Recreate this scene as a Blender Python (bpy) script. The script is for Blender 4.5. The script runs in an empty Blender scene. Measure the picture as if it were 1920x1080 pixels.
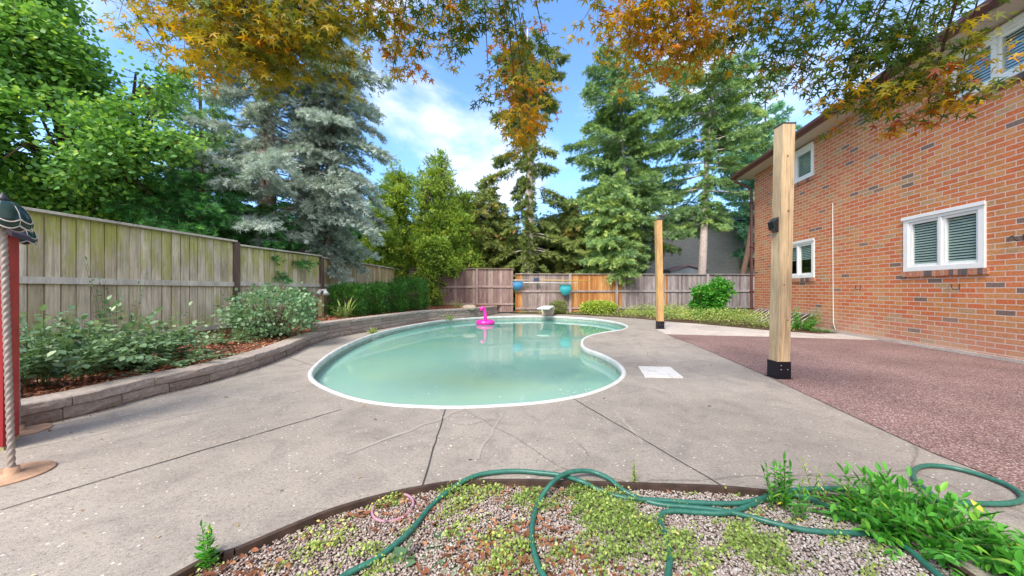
import bpy, math, random
import numpy as np
from mathutils import Vector, Matrix
from mathutils.geometry import tessellate_polygon

R = math.radians
random.seed(7)
rng = np.random.default_rng(11)
scn = bpy.context.scene
COL = scn.collection

# ------------------------------------------------------------------ camera
F, CX, HY, CH = 650.0, 960.0, 542.0, 1.1      # focal (px of 1920), centre, horizon row, eye height
cd = bpy.data.cameras.new('camera')
cam = bpy.data.objects.new('camera', cd); COL.objects.link(cam)
cam.location = (0, 0, CH); cam.rotation_euler = (R(90), 0, 0)
cd.sensor_width = 36.0; cd.lens = 36.0 * F / 1920.0
cd.shift_y = 2.0 / 1920.0
cd.clip_start = 0.05; cd.clip_end = 2000
scn.camera = cam

# ------------------------------------------------------------------ world
SUN_DIR = Vector((-0.34, -0.62, 0.80)).normalized()      # towards the sun
w = bpy.data.worlds.new('World'); scn.world = w; w.use_nodes = True
nt = w.node_tree; nt.nodes.clear()
def N(t, typ, **kw):
    n = t.nodes.new(typ)
    for k, v in kw.items(): setattr(n, k, v)
    return n
out = N(nt, 'ShaderNodeOutputWorld'); bg = N(nt, 'ShaderNodeBackground'); bg.inputs[1].default_value = 0.15
sky = N(nt, 'ShaderNodeTexSky', sky_type='NISHITA'); sky.sun_disc = False
sky.sun_elevation = math.asin(SUN_DIR.z); sky.sun_rotation = math.atan2(SUN_DIR.x, SUN_DIR.y)
sky.air_density = 1.0; sky.dust_density = 0.3; sky.ozone_density = 2.0
tint = N(nt, 'ShaderNodeMix', data_type='RGBA', blend_type='MULTIPLY'); tint.inputs[0].default_value = 1
tint.inputs[7].default_value = (0.53, 0.67, 0.80, 1)
tc = N(nt, 'ShaderNodeTexCoord')
mp = N(nt, 'ShaderNodeMapping'); mp.inputs['Scale'].default_value = (1.0, 1.0, 1.5); mp.inputs['Location'].default_value = (0.10, 0.55, 0.2)
nz = N(nt, 'ShaderNodeTexNoise'); nz.inputs['Scale'].default_value = 2.3; nz.inputs['Detail'].default_value = 9; nz.inputs['Roughness'].default_value = 0.55
nz.inputs['Distortion'].default_value = 0.25
cr = N(nt, 'ShaderNodeValToRGB'); cr.color_ramp.elements[0].position = 0.50; cr.color_ramp.elements[1].position = 0.76
cr.color_ramp.interpolation = 'EASE'
cm = N(nt, 'ShaderNodeMath', operation='MULTIPLY'); cm.inputs[1].default_value = 0.9
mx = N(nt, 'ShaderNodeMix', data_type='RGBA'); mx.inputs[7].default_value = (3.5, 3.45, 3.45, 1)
L = nt.links.new
L(sky.outputs[0], tint.inputs[6]); L(tint.outputs[2], mx.inputs[6])
L(tc.outputs['Generated'], mp.inputs[0]); L(mp.outputs[0], nz.inputs['Vector']); L(nz.outputs['Fac'], cr.inputs[0])
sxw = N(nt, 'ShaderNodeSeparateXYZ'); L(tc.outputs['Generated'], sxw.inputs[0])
fill_bank = N(nt, 'ShaderNodeMapRange'); fill_bank.inputs['From Min'].default_value = .25; fill_bank.inputs['From Max'].default_value = -.35; fill_bank.inputs['To Max'].default_value = .85; L(sxw.outputs[1], fill_bank.inputs['Value'])  # unseen cloud cover added behind the camera for soft neutral fill
mxm = N(nt, 'ShaderNodeMath', operation='MAXIMUM'); L(cr.outputs[0], cm.inputs[0]); L(cm.outputs[0], mxm.inputs[0]); L(fill_bank.outputs[0], mxm.inputs[1]); L(mxm.outputs[0], mx.inputs[0]); L(mx.outputs[2], bg.inputs[0]); L(bg.outputs[0], out.inputs[0])

# ------------------------------------------------------------------ sun
sd = bpy.data.lights.new('sun', 'SUN'); sd.energy = 1.6; sd.angle = R(22.0); sd.color = (1.0, 0.93, 0.83)
so = bpy.data.objects.new('sun', sd); COL.objects.link(so)
so.rotation_euler = (-SUN_DIR).to_track_quat('-Z', 'Y').to_euler(); so.location = (0, 0, 20)

vs = scn.view_settings
scn.display_settings.display_device = 'sRGB'
vs.view_transform = 'Standard'; vs.look = 'None'; vs.exposure = 1.78; vs.gamma = 1
cy = scn.cycles
cy.max_bounces = 7; cy.diffuse_bounces = 4; cy.glossy_bounces = 3; cy.transmission_bounces = 5; cy.transparent_max_bounces = 8
cy.caustics_reflective = False; cy.caustics_refractive = False
cy.use_denoising = True
cy.sample_clamp_indirect = 6

# ------------------------------------------------------------------ helpers
def G(px, py, z=0.0):
    """point at height z seen at image pixel"""
    Y = (CH - z) * F / (py - HY)
    return ((px - CX) / F * Y, Y, z)
def P(px, py, Y):
    return ((px - CX) / F * Y, Y, CH + (HY - py) / F * Y)

def tag(o, label=None, cat=None, group=None, kind=None):
    if label: o['label'] = label
    if cat: o['category'] = cat
    if group: o['group'] = group
    if kind: o['kind'] = kind
    return o
def thing(name, label, cat, loc=(0, 0, 0), rz=0, group=None):
    o = bpy.data.objects.new(name, None); COL.objects.link(o)
    o.location = loc; o.rotation_euler = (0, 0, rz); o.empty_display_size = 0.2
    return tag(o, label, cat, group)
def wloc(o):
    v = Vector((0, 0, 0))
    while o: v += o.location; o = o.parent
    return v

def mesh_np(name, V, Fc, mats, parent=None, tint=None, smooth=False, midx=None, local=False):
    """V (n,3), Fc (m,k) uniform polygons"""
    V = np.asarray(V, dtype=np.float32).reshape(-1, 3); Fc = np.asarray(Fc, dtype=np.int32)
    if parent is not None and not local:
        V = V - np.array(wloc(parent), dtype=np.float32)
    me = bpy.data.meshes.new(name)
    m, k = Fc.shape
    me.vertices.add(len(V)); me.vertices.foreach_set('co', V.ravel())
    me.loops.add(m * k); me.loops.foreach_set('vertex_index', Fc.ravel())
    me.polygons.add(m); me.polygons.foreach_set('loop_start', np.arange(m, dtype=np.int32) * k)
    me.polygons.foreach_set('loop_total', np.full(m, k, dtype=np.int32))
    if smooth: me.polygons.foreach_set('use_smooth', np.ones(m, dtype=bool))
    if midx is not None: me.polygons.foreach_set('material_index', np.asarray(midx, dtype=np.int32))
    if tint is not None:
        a = me.attributes.new('tint', 'FLOAT', 'POINT'); a.data.foreach_set('value', np.asarray(tint, dtype=np.float32))
    me.update(calc_edges=True); me.validate()
    for mt in (mats if isinstance(mats, (list, tuple)) else [mats]): me.materials.append(mt)
    o = bpy.data.objects.new(name, me); COL.objects.link(o)
    if parent is not None: o.parent = parent
    return o

class MB:
    def __init__(s): s.v = []; s.f = []; s.t = []; s.m = []; s.sm = []
    def add(s, vs, fs, t=0.5, m=0, sm=False):
        b = len(s.v); s.v += [tuple(v) for v in vs]; s.t += [t] * len(vs)
        for f in fs: s.f.append([i + b for i in f]); s.m.append(m); s.sm.append(sm)
    def box(s, x0, x1, y0, y1, z0, z1, M=None, t=None, m=0):
        if t is None: t = random.random()
        vs = [Vector((x, y, z)) for z in (z0, z1) for y in (y0, y1) for x in (x0, x1)]
        if M is not None: vs = [M @ v for v in vs]
        s.add(vs, [(0, 2, 3, 1), (4, 5, 7, 6), (0, 1, 5, 4), (2, 6, 7, 3), (0, 4, 6, 2), (1, 3, 7, 5)], t, m)
    def beam(s, a, b, w, h, t=None, m=0, up=(0, 0, 1)):
        """rectangular bar from a to b; w across, h along up"""
        a = Vector(a); b = Vector(b); d = (b - a); L_ = d.length; d.normalize()
        u = Vector(up); x = d.cross(u)
        if x.length < 1e-4: x = d.cross(Vector((1, 0, 0)))
        x.normalize(); u = x.cross(d)
        M = Matrix((( x.x, d.x, u.x, a.x), (x.y, d.y, u.y, a.y), (x.z, d.z, u.z, a.z), (0, 0, 0, 1)))
        s.box(-w / 2, w / 2, 0, L_, -h / 2, h / 2, M, t, m)
    def tube(s, pts, r, n=8, t=0.5, m=0, cap=True, sm=True):
        pts = [Vector(p) for p in pts]; k = len(pts)
        rr = r if isinstance(r, (list, tuple)) else [r] * k
        ref = Vector((0, 0, 1)); rows = []; px_ = None
        for i in range(k):
            d = (pts[min(i + 1, k - 1)] - pts[max(i - 1, 0)])
            if d.length < 1e-9: d = Vector((0, 0, 1))
            d.normalize()
            if px_ is None:
                px_ = d.cross(ref)
                if px_.length < 0.05: px_ = d.cross(Vector((1, 0, 0)))
            x = px_ - d * px_.dot(d); x.normalize(); px_ = x; y = d.cross(x)
            rows.append([pts[i] + (x * math.cos(a) + y * math.sin(a)) * rr[i] for a in [2 * math.pi * j / n for j in range(n)]])
        vs = [v for row in rows for v in row]; fs = []
        for i in range(k - 1):
            for j in range(n):
                fs.append((i * n + j, i * n + (j + 1) % n, (i + 1) * n + (j + 1) % n, (i + 1) * n + j))
        if cap: fs.append(tuple(range(n))[::-1]); fs.append(tuple((k - 1) * n + j for j in range(n)))
        s.add(vs, fs, t, m, sm)
    def lathe(s, c, prof, n=24, t=0.5, m=0, sm=True, cap=True):
        c = Vector(c); vs = []; fs = []
        for (r, z) in prof:
            for j in range(n):
                a = 2 * math.pi * j / n; vs.append(c + Vector((r * math.cos(a), r * math.sin(a), z)))
        for i in range(len(prof) - 1):
            for j in range(n):
                fs.append((i * n + j, i * n + (j + 1) % n, (i + 1) * n + (j + 1) % n, (i + 1) * n + j))
        if cap: fs.append(tuple(range(n))[::-1]); fs.append(tuple((len(prof) - 1) * n + j for j in range(n)))
        s.add(vs, fs, t, m, sm)
    def quad(s, a, b, c, d, t=0.5, m=0): s.add([a, b, c, d], [(0, 1, 2, 3)], t, m)
    def prism(s, poly, z0, z1, t=0.5, m=0):
        n = len(poly); vs = [(x, y, z0) for x, y in poly] + [(x, y, z1) for x, y in poly]
        tr = tessellate_polygon([[Vector((x, y, 0)) for x, y in poly]])
        fs = [tuple(k[::-1]) for k in tr] + [tuple(i + n for i in k) for k in tr]
        fs += [(i, (i + 1) % n, n + (i + 1) % n, n + i) for i in range(n)]
        s.add(vs, fs, t, m)
    def build(s, name, mats, parent=None, local=False, bevel=0):
        me = bpy.data.meshes.new(name)
        off = wloc(parent) if (parent is not None and not local) else Vector((0, 0, 0))
        me.from_pydata([tuple(Vector(v) - off) for v in s.v], [], s.f)
        me.polygons.foreach_set('material_index', s.m); me.polygons.foreach_set('use_smooth', s.sm)
        a = me.attributes.new('tint', 'FLOAT', 'POINT'); a.data.foreach_set('value', s.t)
        me.update()
        for mt in (mats if isinstance(mats, (list, tuple)) else [mats]): me.materials.append(mt)
        o = bpy.data.objects.new(name, me); COL.objects.link(o)
        if parent is not None: o.parent = parent
        if bevel:
            b = o.modifiers.new('bevel', 'BEVEL'); b.width = bevel; b.segments = 2; b.limit_method = 'ANGLE'
        return o

def recalc(o):
    import bmesh
    bm = bmesh.new(); bm.from_mesh(o.data); bmesh.ops.recalc_face_normals(bm, faces=bm.faces); bm.to_mesh(o.data); bm.free()

def catmull(pts, k=8):
    pts = [Vector(p) for p in pts]; res = []
    q = [pts[0] * 2 - pts[1]] + pts + [pts[-1] * 2 - pts[-2]]
    for i in range(1, len(q) - 2):
        a, b, c, d = q[i - 1], q[i], q[i + 1], q[i + 2]
        for j in range(k):
            t = j / k
            res.append(0.5 * ((2 * b) + (c - a) * t + (2 * a - 5 * b + 4 * c - d) * t * t + (3 * b - a - 3 * c + d) * t ** 3))
    res.append(pts[-1]); return res
def catmull_closed(pts, k=8):
    pts = [Vector(p) for p in pts]; n = len(pts); res = []
    for i in range(n):
        a, b, c, d = pts[i - 1], pts[i], pts[(i + 1) % n], pts[(i + 2) % n]
        for j in range(k):
            t = j / k
            res.append(0.5 * ((2 * b) + (c - a) * t + (2 * a - 5 * b + 4 * c - d) * t * t + (3 * b - a - 3 * c + d) * t ** 3))
    return res
def resample(pts, n):
    pts = [Vector(p) for p in pts]; L_ = [0]
    for a, b in zip(pts, pts[1:]): L_.append(L_[-1] + (b - a).length)
    res = []; j = 0
    for i in range(n):
        s = L_[-1] * i / (n - 1)
        while j < len(pts) - 2 and L_[j + 1] < s: j += 1
        t = (s - L_[j]) / max(1e-9, L_[j + 1] - L_[j]); res.append(pts[j].lerp(pts[j + 1], t))
    return res

# ------------------------------------------------------------------ instancing of leaves
LEAF = (np.array([(0, 0, 0), (.2, .3, .05), (.2, .62, .03), (0, 1, -.1), (-.2, .62, .03), (-.2, .3, .05)], dtype=np.float32),
        np.array([(0, 1, 2, 3), (0, 3, 4, 5)]))
ROUND = (np.array([(0, 0, 0), (.38, .25, .04), (.4, .62, .03), (0, 1, -.06), (-.4, .62, .03), (-.38, .25, .04)], dtype=np.float32),
         np.array([(0, 1, 2, 3), (0, 3, 4, 5)]))
SPRIG = (np.array([(0, 0, 0), (.16, .45, 0), (0, 1, -.04), (-.16, .45, 0)], dtype=np.float32), np.array([(0, 1, 2, 3)]))
def brush():
    V = [(-.055, 0, 0), (.055, 0, 0), (0, 1, 0)]; Fc = [(0, 1, 2)]
    for y0, sx, dz in ((.05, 1, .10), (.12, -1, .12), (.3, 1, -.10), (.38, -1, .14), (.55, 1, .06), (.6, -1, -.08), (.2, .2, .3), (.5, -.15, .26)):
        b = len(V); V += [(0, y0 - .085, 0), (0, y0 + .085, 0), (sx * .27, y0 + .32, dz)]; Fc.append((b, b + 1, b + 2))
    return np.array(V, dtype=np.float32), np.array(Fc)
BRUSH = brush()
BLADE = (np.array([(-.03, 0, 0), (.03, 0, 0), (.022, .5, .04), (0, 1, -.1), (0, 1, -.1), (-.022, .5, .04)], dtype=np.float32),
         np.array([(0, 1, 2, 5), (5, 2, 3, 4)]))
def palm(k=5):
    tips = [(-118, .55), (-62, .82), (0, 1.0), (62, .82), (118, .55)]
    ring = [(0, -.02)]
    for i, (a, r) in enumerate(tips):
        ar = R(a); ring.append((r * math.sin(ar) * .98, r * math.cos(ar)))
        # widen lobes with shoulder points
        if i < 4:
            am = R((a + tips[i + 1][0]) / 2); ring.append((.27 * math.sin(am), .27 * math.cos(am)))
    pts = [ring[0]]
    lob = []
    for i, (a, r) in enumerate(tips):
        ar = R(a); wd = .13
        for sgn, rr in ((-1, .45), (0, 1), (1, .45)):
            c = (r * rr * math.sin(ar) + sgn * wd * r * math.cos(ar), r * rr * math.cos(ar) - sgn * wd * r * math.sin(ar)); lob.append(c)
        if i < 4:
            am = R((a + tips[i + 1][0]) / 2); lob.append((.2 * math.sin(am), .2 * math.cos(am)))
    ring = [(0, -.03)] + lob
    V = [(0, .06, 0.02)] + [(x, y, -0.12 * (x * x + y * y)) for x, y in ring]
    n = len(ring)
    Fc = [(0, 1 + (i + 1) % n, 1 + i) for i in range(n)]
    return np.array(V, dtype=np.float32), np.array(Fc)
PALM = palm()

def nrm(a): return a / np.maximum(1e-9, np.linalg.norm(a, axis=1, keepdims=True))
def inst(base, Pn, D, Nn, S, T, W=None):
    """instance base (Y along D, Z ~ N) -> V, F, tint"""
    bv, bf = base; Pn = np.asarray(Pn, dtype=np.float32); n = len(Pn)
    D = nrm(np.asarray(D, dtype=np.float32)); X = nrm(np.cross(D, Nn)); Z = np.cross(X, D)
    S = np.asarray(S, dtype=np.float32).reshape(-1, 1, 1)
    Wf = 1.0 if W is None else np.asarray(W, dtype=np.float32).reshape(-1, 1, 1)
    V = Pn[:, None, :] + S * (bv[None, :, 0:1] * Wf * X[:, None, :] + bv[None, :, 1:2] * D[:, None, :] + bv[None, :, 2:3] * Z[:, None, :])
    k = len(bv)
    Fc = (bf[None] + (np.arange(n) * k)[:, None, None]).reshape(-1, bf.shape[1])
    return V.reshape(-1, 3), Fc, np.repeat(np.asarray(T, dtype=np.float32), k)
def cat_inst(L_):
    V = []; Fc = []; T = []; b = 0
    for v, f, t in L_: V.append(v); Fc.append(f + b); T.append(t); b += len(v)
    return np.concatenate(V), np.concatenate(Fc), np.concatenate(T)
def rdir(n):
    v = rng.normal(size=(n, 3)); return nrm(v)
def vnoise(Pn, s, seed=0):
    r = np.random.default_rng(seed); v = 0
    for k in range(6):
        d = r.normal(size=3) * s * (1 + .35 * k); v = v + np.sin(Pn @ d + r.uniform(0, 6.28)) / (1 + .3 * k)
    return v / 3.2

# ------------------------------------------------------------------ materials
def newmat(name):
    m = bpy.data.materials.new(name); m.use_nodes = True; t = m.node_tree; t.nodes.clear()
    o = N(t, 'ShaderNodeOutputMaterial'); b = N(t, 'ShaderNodeBsdfPrincipled'); t.links.new(b.outputs[0], o.inputs[0])
    return m, t, b, o
def simple(name, col, rough=.6, metal=0, spec=.5, vary=0, scale=20, bump=0):
    m, t, b, o = newmat(name)
    b.inputs['Base Color'].default_value = (*col, 1); b.inputs['Roughness'].default_value = rough
    b.inputs['Metallic'].default_value = metal; b.inputs['Specular IOR Level'].default_value = spec
    if vary or bump:
        c = N(t, 'ShaderNodeTexCoord'); n = N(t, 'ShaderNodeTexNoise'); n.inputs['Scale'].default_value = scale; n.inputs['Detail'].default_value = 6
        t.links.new(c.outputs['Object'], n.inputs['Vector'])
        if vary:
            r = N(t, 'ShaderNodeValToRGB'); e = r.color_ramp.elements
            e[0].position = .3; e[1].position = .7
            e[0].color = (*[x * (1 - vary) for x in col], 1); e[1].color = (*[min(1, x * (1 + vary)) for x in col], 1)
            t.links.new(n.outputs['Fac'], r.inputs[0]); t.links.new(r.outputs[0], b.inputs['Base Color'])
        if bump:
            bp = N(t, 'ShaderNodeBump'); bp.inputs['Strength'].default_value = bump; bp.inputs['Distance'].default_value = .01
            t.links.new(n.outputs['Fac'], bp.inputs['Height']); t.links.new(bp.outputs[0], b.inputs['Normal'])
    return m
def ramp(t, stops, src, interp='LINEAR'):
    r = N(t, 'ShaderNodeValToRGB'); r.color_ramp.interpolation = interp; e = r.color_ramp.elements
    while len(e) < len(stops): e.new(0.5)
    for i, (p, c) in enumerate(stops): e[i].position = p; e[i].color = (*c, 1) if len(c) == 3 else c
    t.links.new(src, r.inputs[0]); return r
def foliage(name, stops, transl=.35, rough=.45, spec=.35, gain=1.5):
    m, t, b, o = newmat(name)
    stops = [(p_, tuple(min(.85, x_ * gain) for x_ in c_)) for p_, c_ in stops]
    a = N(t, 'ShaderNodeAttribute', attribute_name='tint'); r = ramp(t, stops, a.outputs['Fac'])
    t.links.new(r.outputs[0], b.inputs['Base Color']); b.inputs['Roughness'].default_value = rough; b.inputs['Specular IOR Level'].default_value = spec
    tr = N(t, 'ShaderNodeBsdfTranslucent'); mixs = N(t, 'ShaderNodeMixShader'); mixs.inputs[0].default_value = transl
    hs = N(t, 'ShaderNodeMix', data_type='RGBA', blend_type='MULTIPLY'); hs.inputs[0].default_value = 1; hs.inputs[7].default_value = (1.5, 1.5, .8, 1)
    t.links.new(r.outputs[0], hs.inputs[6]); t.links.new(hs.outputs[2], tr.inputs[0])
    t.links.new(b.outputs[0], mixs.inputs[1]); t.links.new(tr.outputs[0], mixs.inputs[2]); t.links.new(mixs.outputs[0], o.inputs[0])
    return m
def bark(name, c1, c2, sc=6):
    m, t, b, o = newmat(name)
    c = N(t, 'ShaderNodeTexCoord'); mp = N(t, 'ShaderNodeMapping'); mp.inputs['Scale'].default_value = (sc * 3, sc * 3, sc)
    n = N(t, 'ShaderNodeTexNoise'); n.inputs['Scale'].default_value = 1.5; n.inputs['Detail'].default_value = 8; n.inputs['Roughness'].default_value = .7
    t.links.new(c.outputs['Object'], mp.inputs[0]); t.links.new(mp.outputs[0], n.inputs['Vector'])
    r = ramp(t, [(.32, c1), (.68, c2)], n.outputs['Fac']); t.links.new(r.outputs[0], b.inputs['Base Color'])
    bp = N(t, 'ShaderNodeBump'); bp.inputs['Strength'].default_value = .9; bp.inputs['Distance'].default_value = .03
    t.links.new(n.outputs['Fac'], bp.inputs['Height']); t.links.new(bp.outputs[0], b.inputs['Normal'])
    b.inputs['Roughness'].default_value = .9; b.inputs['Specular IOR Level'].default_value = .15
    return m
def wood(name, stops, moss=0.0, mosscol=(.22, .25, .04), zmix=None, grain=1.0, knots=False):
    """weathered boards: per-board tint, vertical grain, patches of green algae"""
    m, t, b, o = newmat(name); lk = t.links.new
    c = N(t, 'ShaderNodeTexCoord'); a = N(t, 'ShaderNodeAttribute', attribute_name='tint')
    r = ramp(t, stops, a.outputs['Fac'])
    off = N(t, 'ShaderNodeVectorMath', operation='SCALE'); off.inputs[0].default_value = (7, 3, 11)
    lk(a.outputs['Fac'], off.inputs['Scale']); ad = N(t, 'ShaderNodeVectorMath', operation='ADD')
    lk(c.outputs['Object'], ad.inputs[0]); lk(off.outputs[0], ad.inputs[1])
    mp = N(t, 'ShaderNodeMapping'); mp.inputs['Scale'].default_value = (42, 42, 2.2); lk(ad.outputs[0], mp.inputs[0])
    n = N(t, 'ShaderNodeTexNoise'); n.inputs['Scale'].default_value = 1; n.inputs['Detail'].default_value = 7; n.inputs['Roughness'].default_value = .65; n.inputs['Distortion'].default_value = .6
    lk(mp.outputs[0], n.inputs['Vector'])
    g = ramp(t, [(.3, (1 - .42 * grain,) * 3), (.52, (1, 1, 1)), (.75, (1 + .25 * grain,) * 3)], n.outputs['Fac'])
    mu = N(t, 'ShaderNodeMix', data_type='RGBA', blend_type='MULTIPLY'); mu.inputs[0].default_value = 1
    lk(r.outputs[0], mu.inputs[6]); lk(g.outputs[0], mu.inputs[7])
    n2 = N(t, 'ShaderNodeTexNoise'); n2.inputs['Scale'].default_value = 1.6; n2.inputs['Detail'].default_value = 6; n2.inputs['Roughness'].default_value = .6
    mp2 = N(t, 'ShaderNodeMapping'); mp2.inputs['Scale'].default_value = (3.2, 3.2, 1.1); lk(ad.outputs[0], mp2.inputs[0]); lk(mp2.outputs[0], n2.inputs['Vector'])
    st = ramp(t, [(.35, (.72, .7, .72)), (.6, (1.12, 1.12, 1.1))], n2.outputs['Fac'])
    mu2 = N(t, 'ShaderNodeMix', data_type='RGBA', blend_type='MULTIPLY'); mu2.inputs[0].default_value = .8
    lk(mu.outputs[2], mu2.inputs[6]); lk(st.outputs[0], mu2.inputs[7])
    src = mu2.outputs[2]
    if moss > 0:
        n3 = N(t, 'ShaderNodeTexNoise'); n3.inputs['Scale'].default_value = 1.0; n3.inputs['Detail'].default_value = 8; n3.inputs['Roughness'].default_value = .62
        mp3 = N(t, 'ShaderNodeMapping'); mp3.inputs['Scale'].default_value = (3.6, 3.6, 1.5); mp3.inputs['Location'].default_value = (3, 1, 5)
        off2 = N(t, 'ShaderNodeVectorMath', operation='SCALE'); off2.inputs[0].default_value = (2.3, 1.8, .9); lk(a.outputs['Fac'], off2.inputs['Scale'])
        ad2 = N(t, 'ShaderNodeVectorMath', operation='ADD'); lk(c.outputs['Object'], ad2.inputs[0]); lk(off2.outputs[0], ad2.inputs[1])
        lk(ad2.outputs[0], mp3.inputs[0]); lk(mp3.outputs[0], n3.inputs['Vector'])
        sx = N(t, 'ShaderNodeSeparateXYZ'); lk(c.outputs['Object'], sx.inputs[0])
        zr = ramp(t, [(0.0, (.62, .62, .62)), (.2, (.53, .53, .53)), (.45, (.46, .46, .46)), (.65, (.54, .54, .54)), (.97, (.66, .66, .66))], sx.outputs['Z'])
        zs = N(t, 'ShaderNodeMath', operation='DIVIDE'); zs.inputs[1].default_value = 2.1; lk(sx.outputs['Z'], zs.inputs[0]); lk(zs.outputs[0], zr.inputs[0])
        am = N(t, 'ShaderNodeMath', operation='ADD'); lk(n3.outputs['Fac'], am.inputs[0]); lk(zr.outputs[0], am.inputs[1])
        mr = ramp(t, [(.98 - .1 * moss, (0, 0, 0)), (1.0, (.0, .0, .0))], am.outputs[0])
        mr.color_ramp.elements[0].position = 0; 
        ms = N(t, 'ShaderNodeMapRange'); ms.inputs['From Min'].default_value = 1.10 - .08 * moss; ms.inputs['From Max'].default_value = 1.30 - .09 * moss
        ms.inputs['To Max'].default_value = .85; lk(am.outputs[0], ms.inputs['Value'])
        mm = N(t, 'ShaderNodeMix', data_type='RGBA'); lk(ms.outputs[0], mm.inputs[0]); lk(src, mm.inputs[6])
        mc = N(t, 'ShaderNodeMix', data_type='RGBA', blend_type='MULTIPLY'); mc.inputs[0].default_value = .7; mc.inputs[6].default_value = (*mosscol, 1); lk(g.outputs[0], mc.inputs[7])
        lk(mc.outputs[2], mm.inputs[7]); src = mm.outputs[2]
    if knots:
        vo = N(t, 'ShaderNodeTexVoronoi'); vo.inputs['Scale'].default_value = 1
        mp4 = N(t, 'ShaderNodeMapping'); mp4.inputs['Scale'].default_value = (7, 7, 2.3); lk(ad.outputs[0], mp4.inputs[0]); lk(mp4.outputs[0], vo.inputs['Vector'])
        kr = ramp(t, [(.04, (.28, .17, .1)), (.1, (.7, .6, .5)), (.16, (1, 1, 1))], vo.outputs['Distance'])
        mk = N(t, 'ShaderNodeMix', data_type='RGBA', blend_type='MULTIPLY'); mk.inputs[0].default_value = .9
        lk(src, mk.inputs[6]); lk(kr.outputs[0], mk.inputs[7]); src = mk.outputs[2]
    lk(src, b.inputs['Base Color'])
    bp = N(t, 'ShaderNodeBump'); bp.inputs['Strength'].default_value = .5; bp.inputs['Distance'].default_value = .004
    lk(n.outputs['Fac'], bp.inputs['Height']); lk(bp.outputs[0], b.inputs['Normal'])
    b.inputs['Roughness'].default_value = .85; b.inputs['Specular IOR Level'].default_value = .2
    return m

M = {}
# concrete
def concrete(name, base, pale=False):
    m, t, b, o = newmat(name); lk = t.links.new
    c = N(t, 'ShaderNodeTexCoord')
    def noise(s, d=6, r=.6, dist=0):
        n = N(t, 'ShaderNodeTexNoise'); n.inputs['Scale'].default_value = s; n.inputs['Detail'].default_value = d; n.inputs['Roughness'].default_value = r; n.inputs['Distortion'].default_value = dist
        lk(c.outputs['Object'], n.inputs['Vector']); return n
    def mul(a, bb, f=1.0):
        x = N(t, 'ShaderNodeMix', data_type='RGBA', blend_type='MULTIPLY'); x.inputs[0].default_value = f; lk(a, x.inputs[6]); lk(bb, x.inputs[7]); return x.outputs[2]
    bx = base
    n1 = noise(.55, 5, .55, .5); r1 = ramp(t, [(.3, tuple(x * .8 for x in bx)), (.55, bx), (.75, tuple(x * 1.18 for x in bx))], n1.outputs['Fac'])
    n2 = noise(3.5, 9, .72, .8); r2 = ramp(t, [(.3, (.76, .75, .76)), (.5, (1, 1, 1)), (.7, (1.16, 1.15, 1.12))], n2.outputs['Fac'])
    n3 = noise(55, 3, .8); r3 = ramp(t, [(.32, (.45, .43, .43)), (.46, (1, 1, 1)), (.58, (1, 1, 1)), (.7, (1.5, 1.48, 1.45))], n3.outputs['Fac'])
    s = mul(mul(r1.outputs[0], r2.outputs[0]), r3.outputs[0], .85)
    n7 = noise(210, 2, .7); r7 = ramp(t, [(.36, (.66, .64, .64)), (.5, (1, 1, 1)), (.66, (1.3, 1.3, 1.28))], n7.outputs['Fac']); s = mul(s, r7.outputs[0], .8)
    # exposed pale and dark aggregate
    v = N(t, 'ShaderNodeTexVoronoi'); v.inputs['Scale'].default_value = 30; v.inputs['Randomness'].default_value = 1; lk(c.outputs['Object'], v.inputs['Vector'])
    rv = ramp(t, [(.0, (1, 1, 1)), (.13, (1, 1, 1)), (.2, (0, 0, 0))], v.outputs['Distance'])
    vc = N(t, 'ShaderNodeSeparateColor'); lk(v.outputs['Color'], vc.inputs[0])
    gt = N(t, 'ShaderNodeMath', operation='GREATER_THAN'); gt.inputs[1].default_value = .7; lk(vc.outputs[0], gt.inputs[0])
    mm = N(t, 'ShaderNodeMath', operation='MULTIPLY'); lk(rv.outputs[0], mm.inputs[0]); lk(gt.outputs[0], mm.inputs[1])
    pc = ramp(t, [(.0, (.16, .13, .12)), (.35, (.2, .17, .15)), (.4, (.62, .58, .52)), (1, (.7, .66, .6))], vc.outputs[1])
    mx = N(t, 'ShaderNodeMix', data_type='RGBA'); lk(mm.outputs[0], mx.inputs[0]); lk(s, mx.inputs[6]); lk(pc.outputs[0], mx.inputs[7]); s = mx.outputs[2]
    # hairline cracks
    v2 = N(t, 'ShaderNodeTexVoronoi', feature='DISTANCE_TO_EDGE'); v2.inputs['Scale'].default_value = .38
    dn = noise(2.2, 4, .6); dd = N(t, 'ShaderNodeMix', data_type='RGBA'); dd.inputs[0].default_value = .12; lk(c.outputs['Object'], dd.inputs[6]); lk(dn.outputs['Color'], dd.inputs[7]); lk(dd.outputs[2], v2.inputs['Vector'])
    cr_ = ramp(t, [(0, (.55, .52, .5)), (.0022, (1, 1, 1))], v2.outputs['Distance']); s = mul(s, cr_.outputs[0], .0 if pale else .75)
    lk(s, b.inputs['Base Color'])
    bp = N(t, 'ShaderNodeBump'); bp.inputs['Strength'].default_value = .35; bp.inputs['Distance'].default_value = .006
    lk(n3.outputs['Fac'], bp.inputs['Height']); lk(bp.outputs[0], b.inputs['Normal'])
    b.inputs['Roughness'].default_value = .82; b.inputs['Specular IOR Level'].default_value = .3
    return m
M['concrete'] = concrete('concrete', (.325, .288, .252))
M['pale_concrete'] = concrete('pale_concrete', (.50, .45, .41), True)
M['joint'] = simple('joint', (.05, .045, .04), .95)
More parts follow.
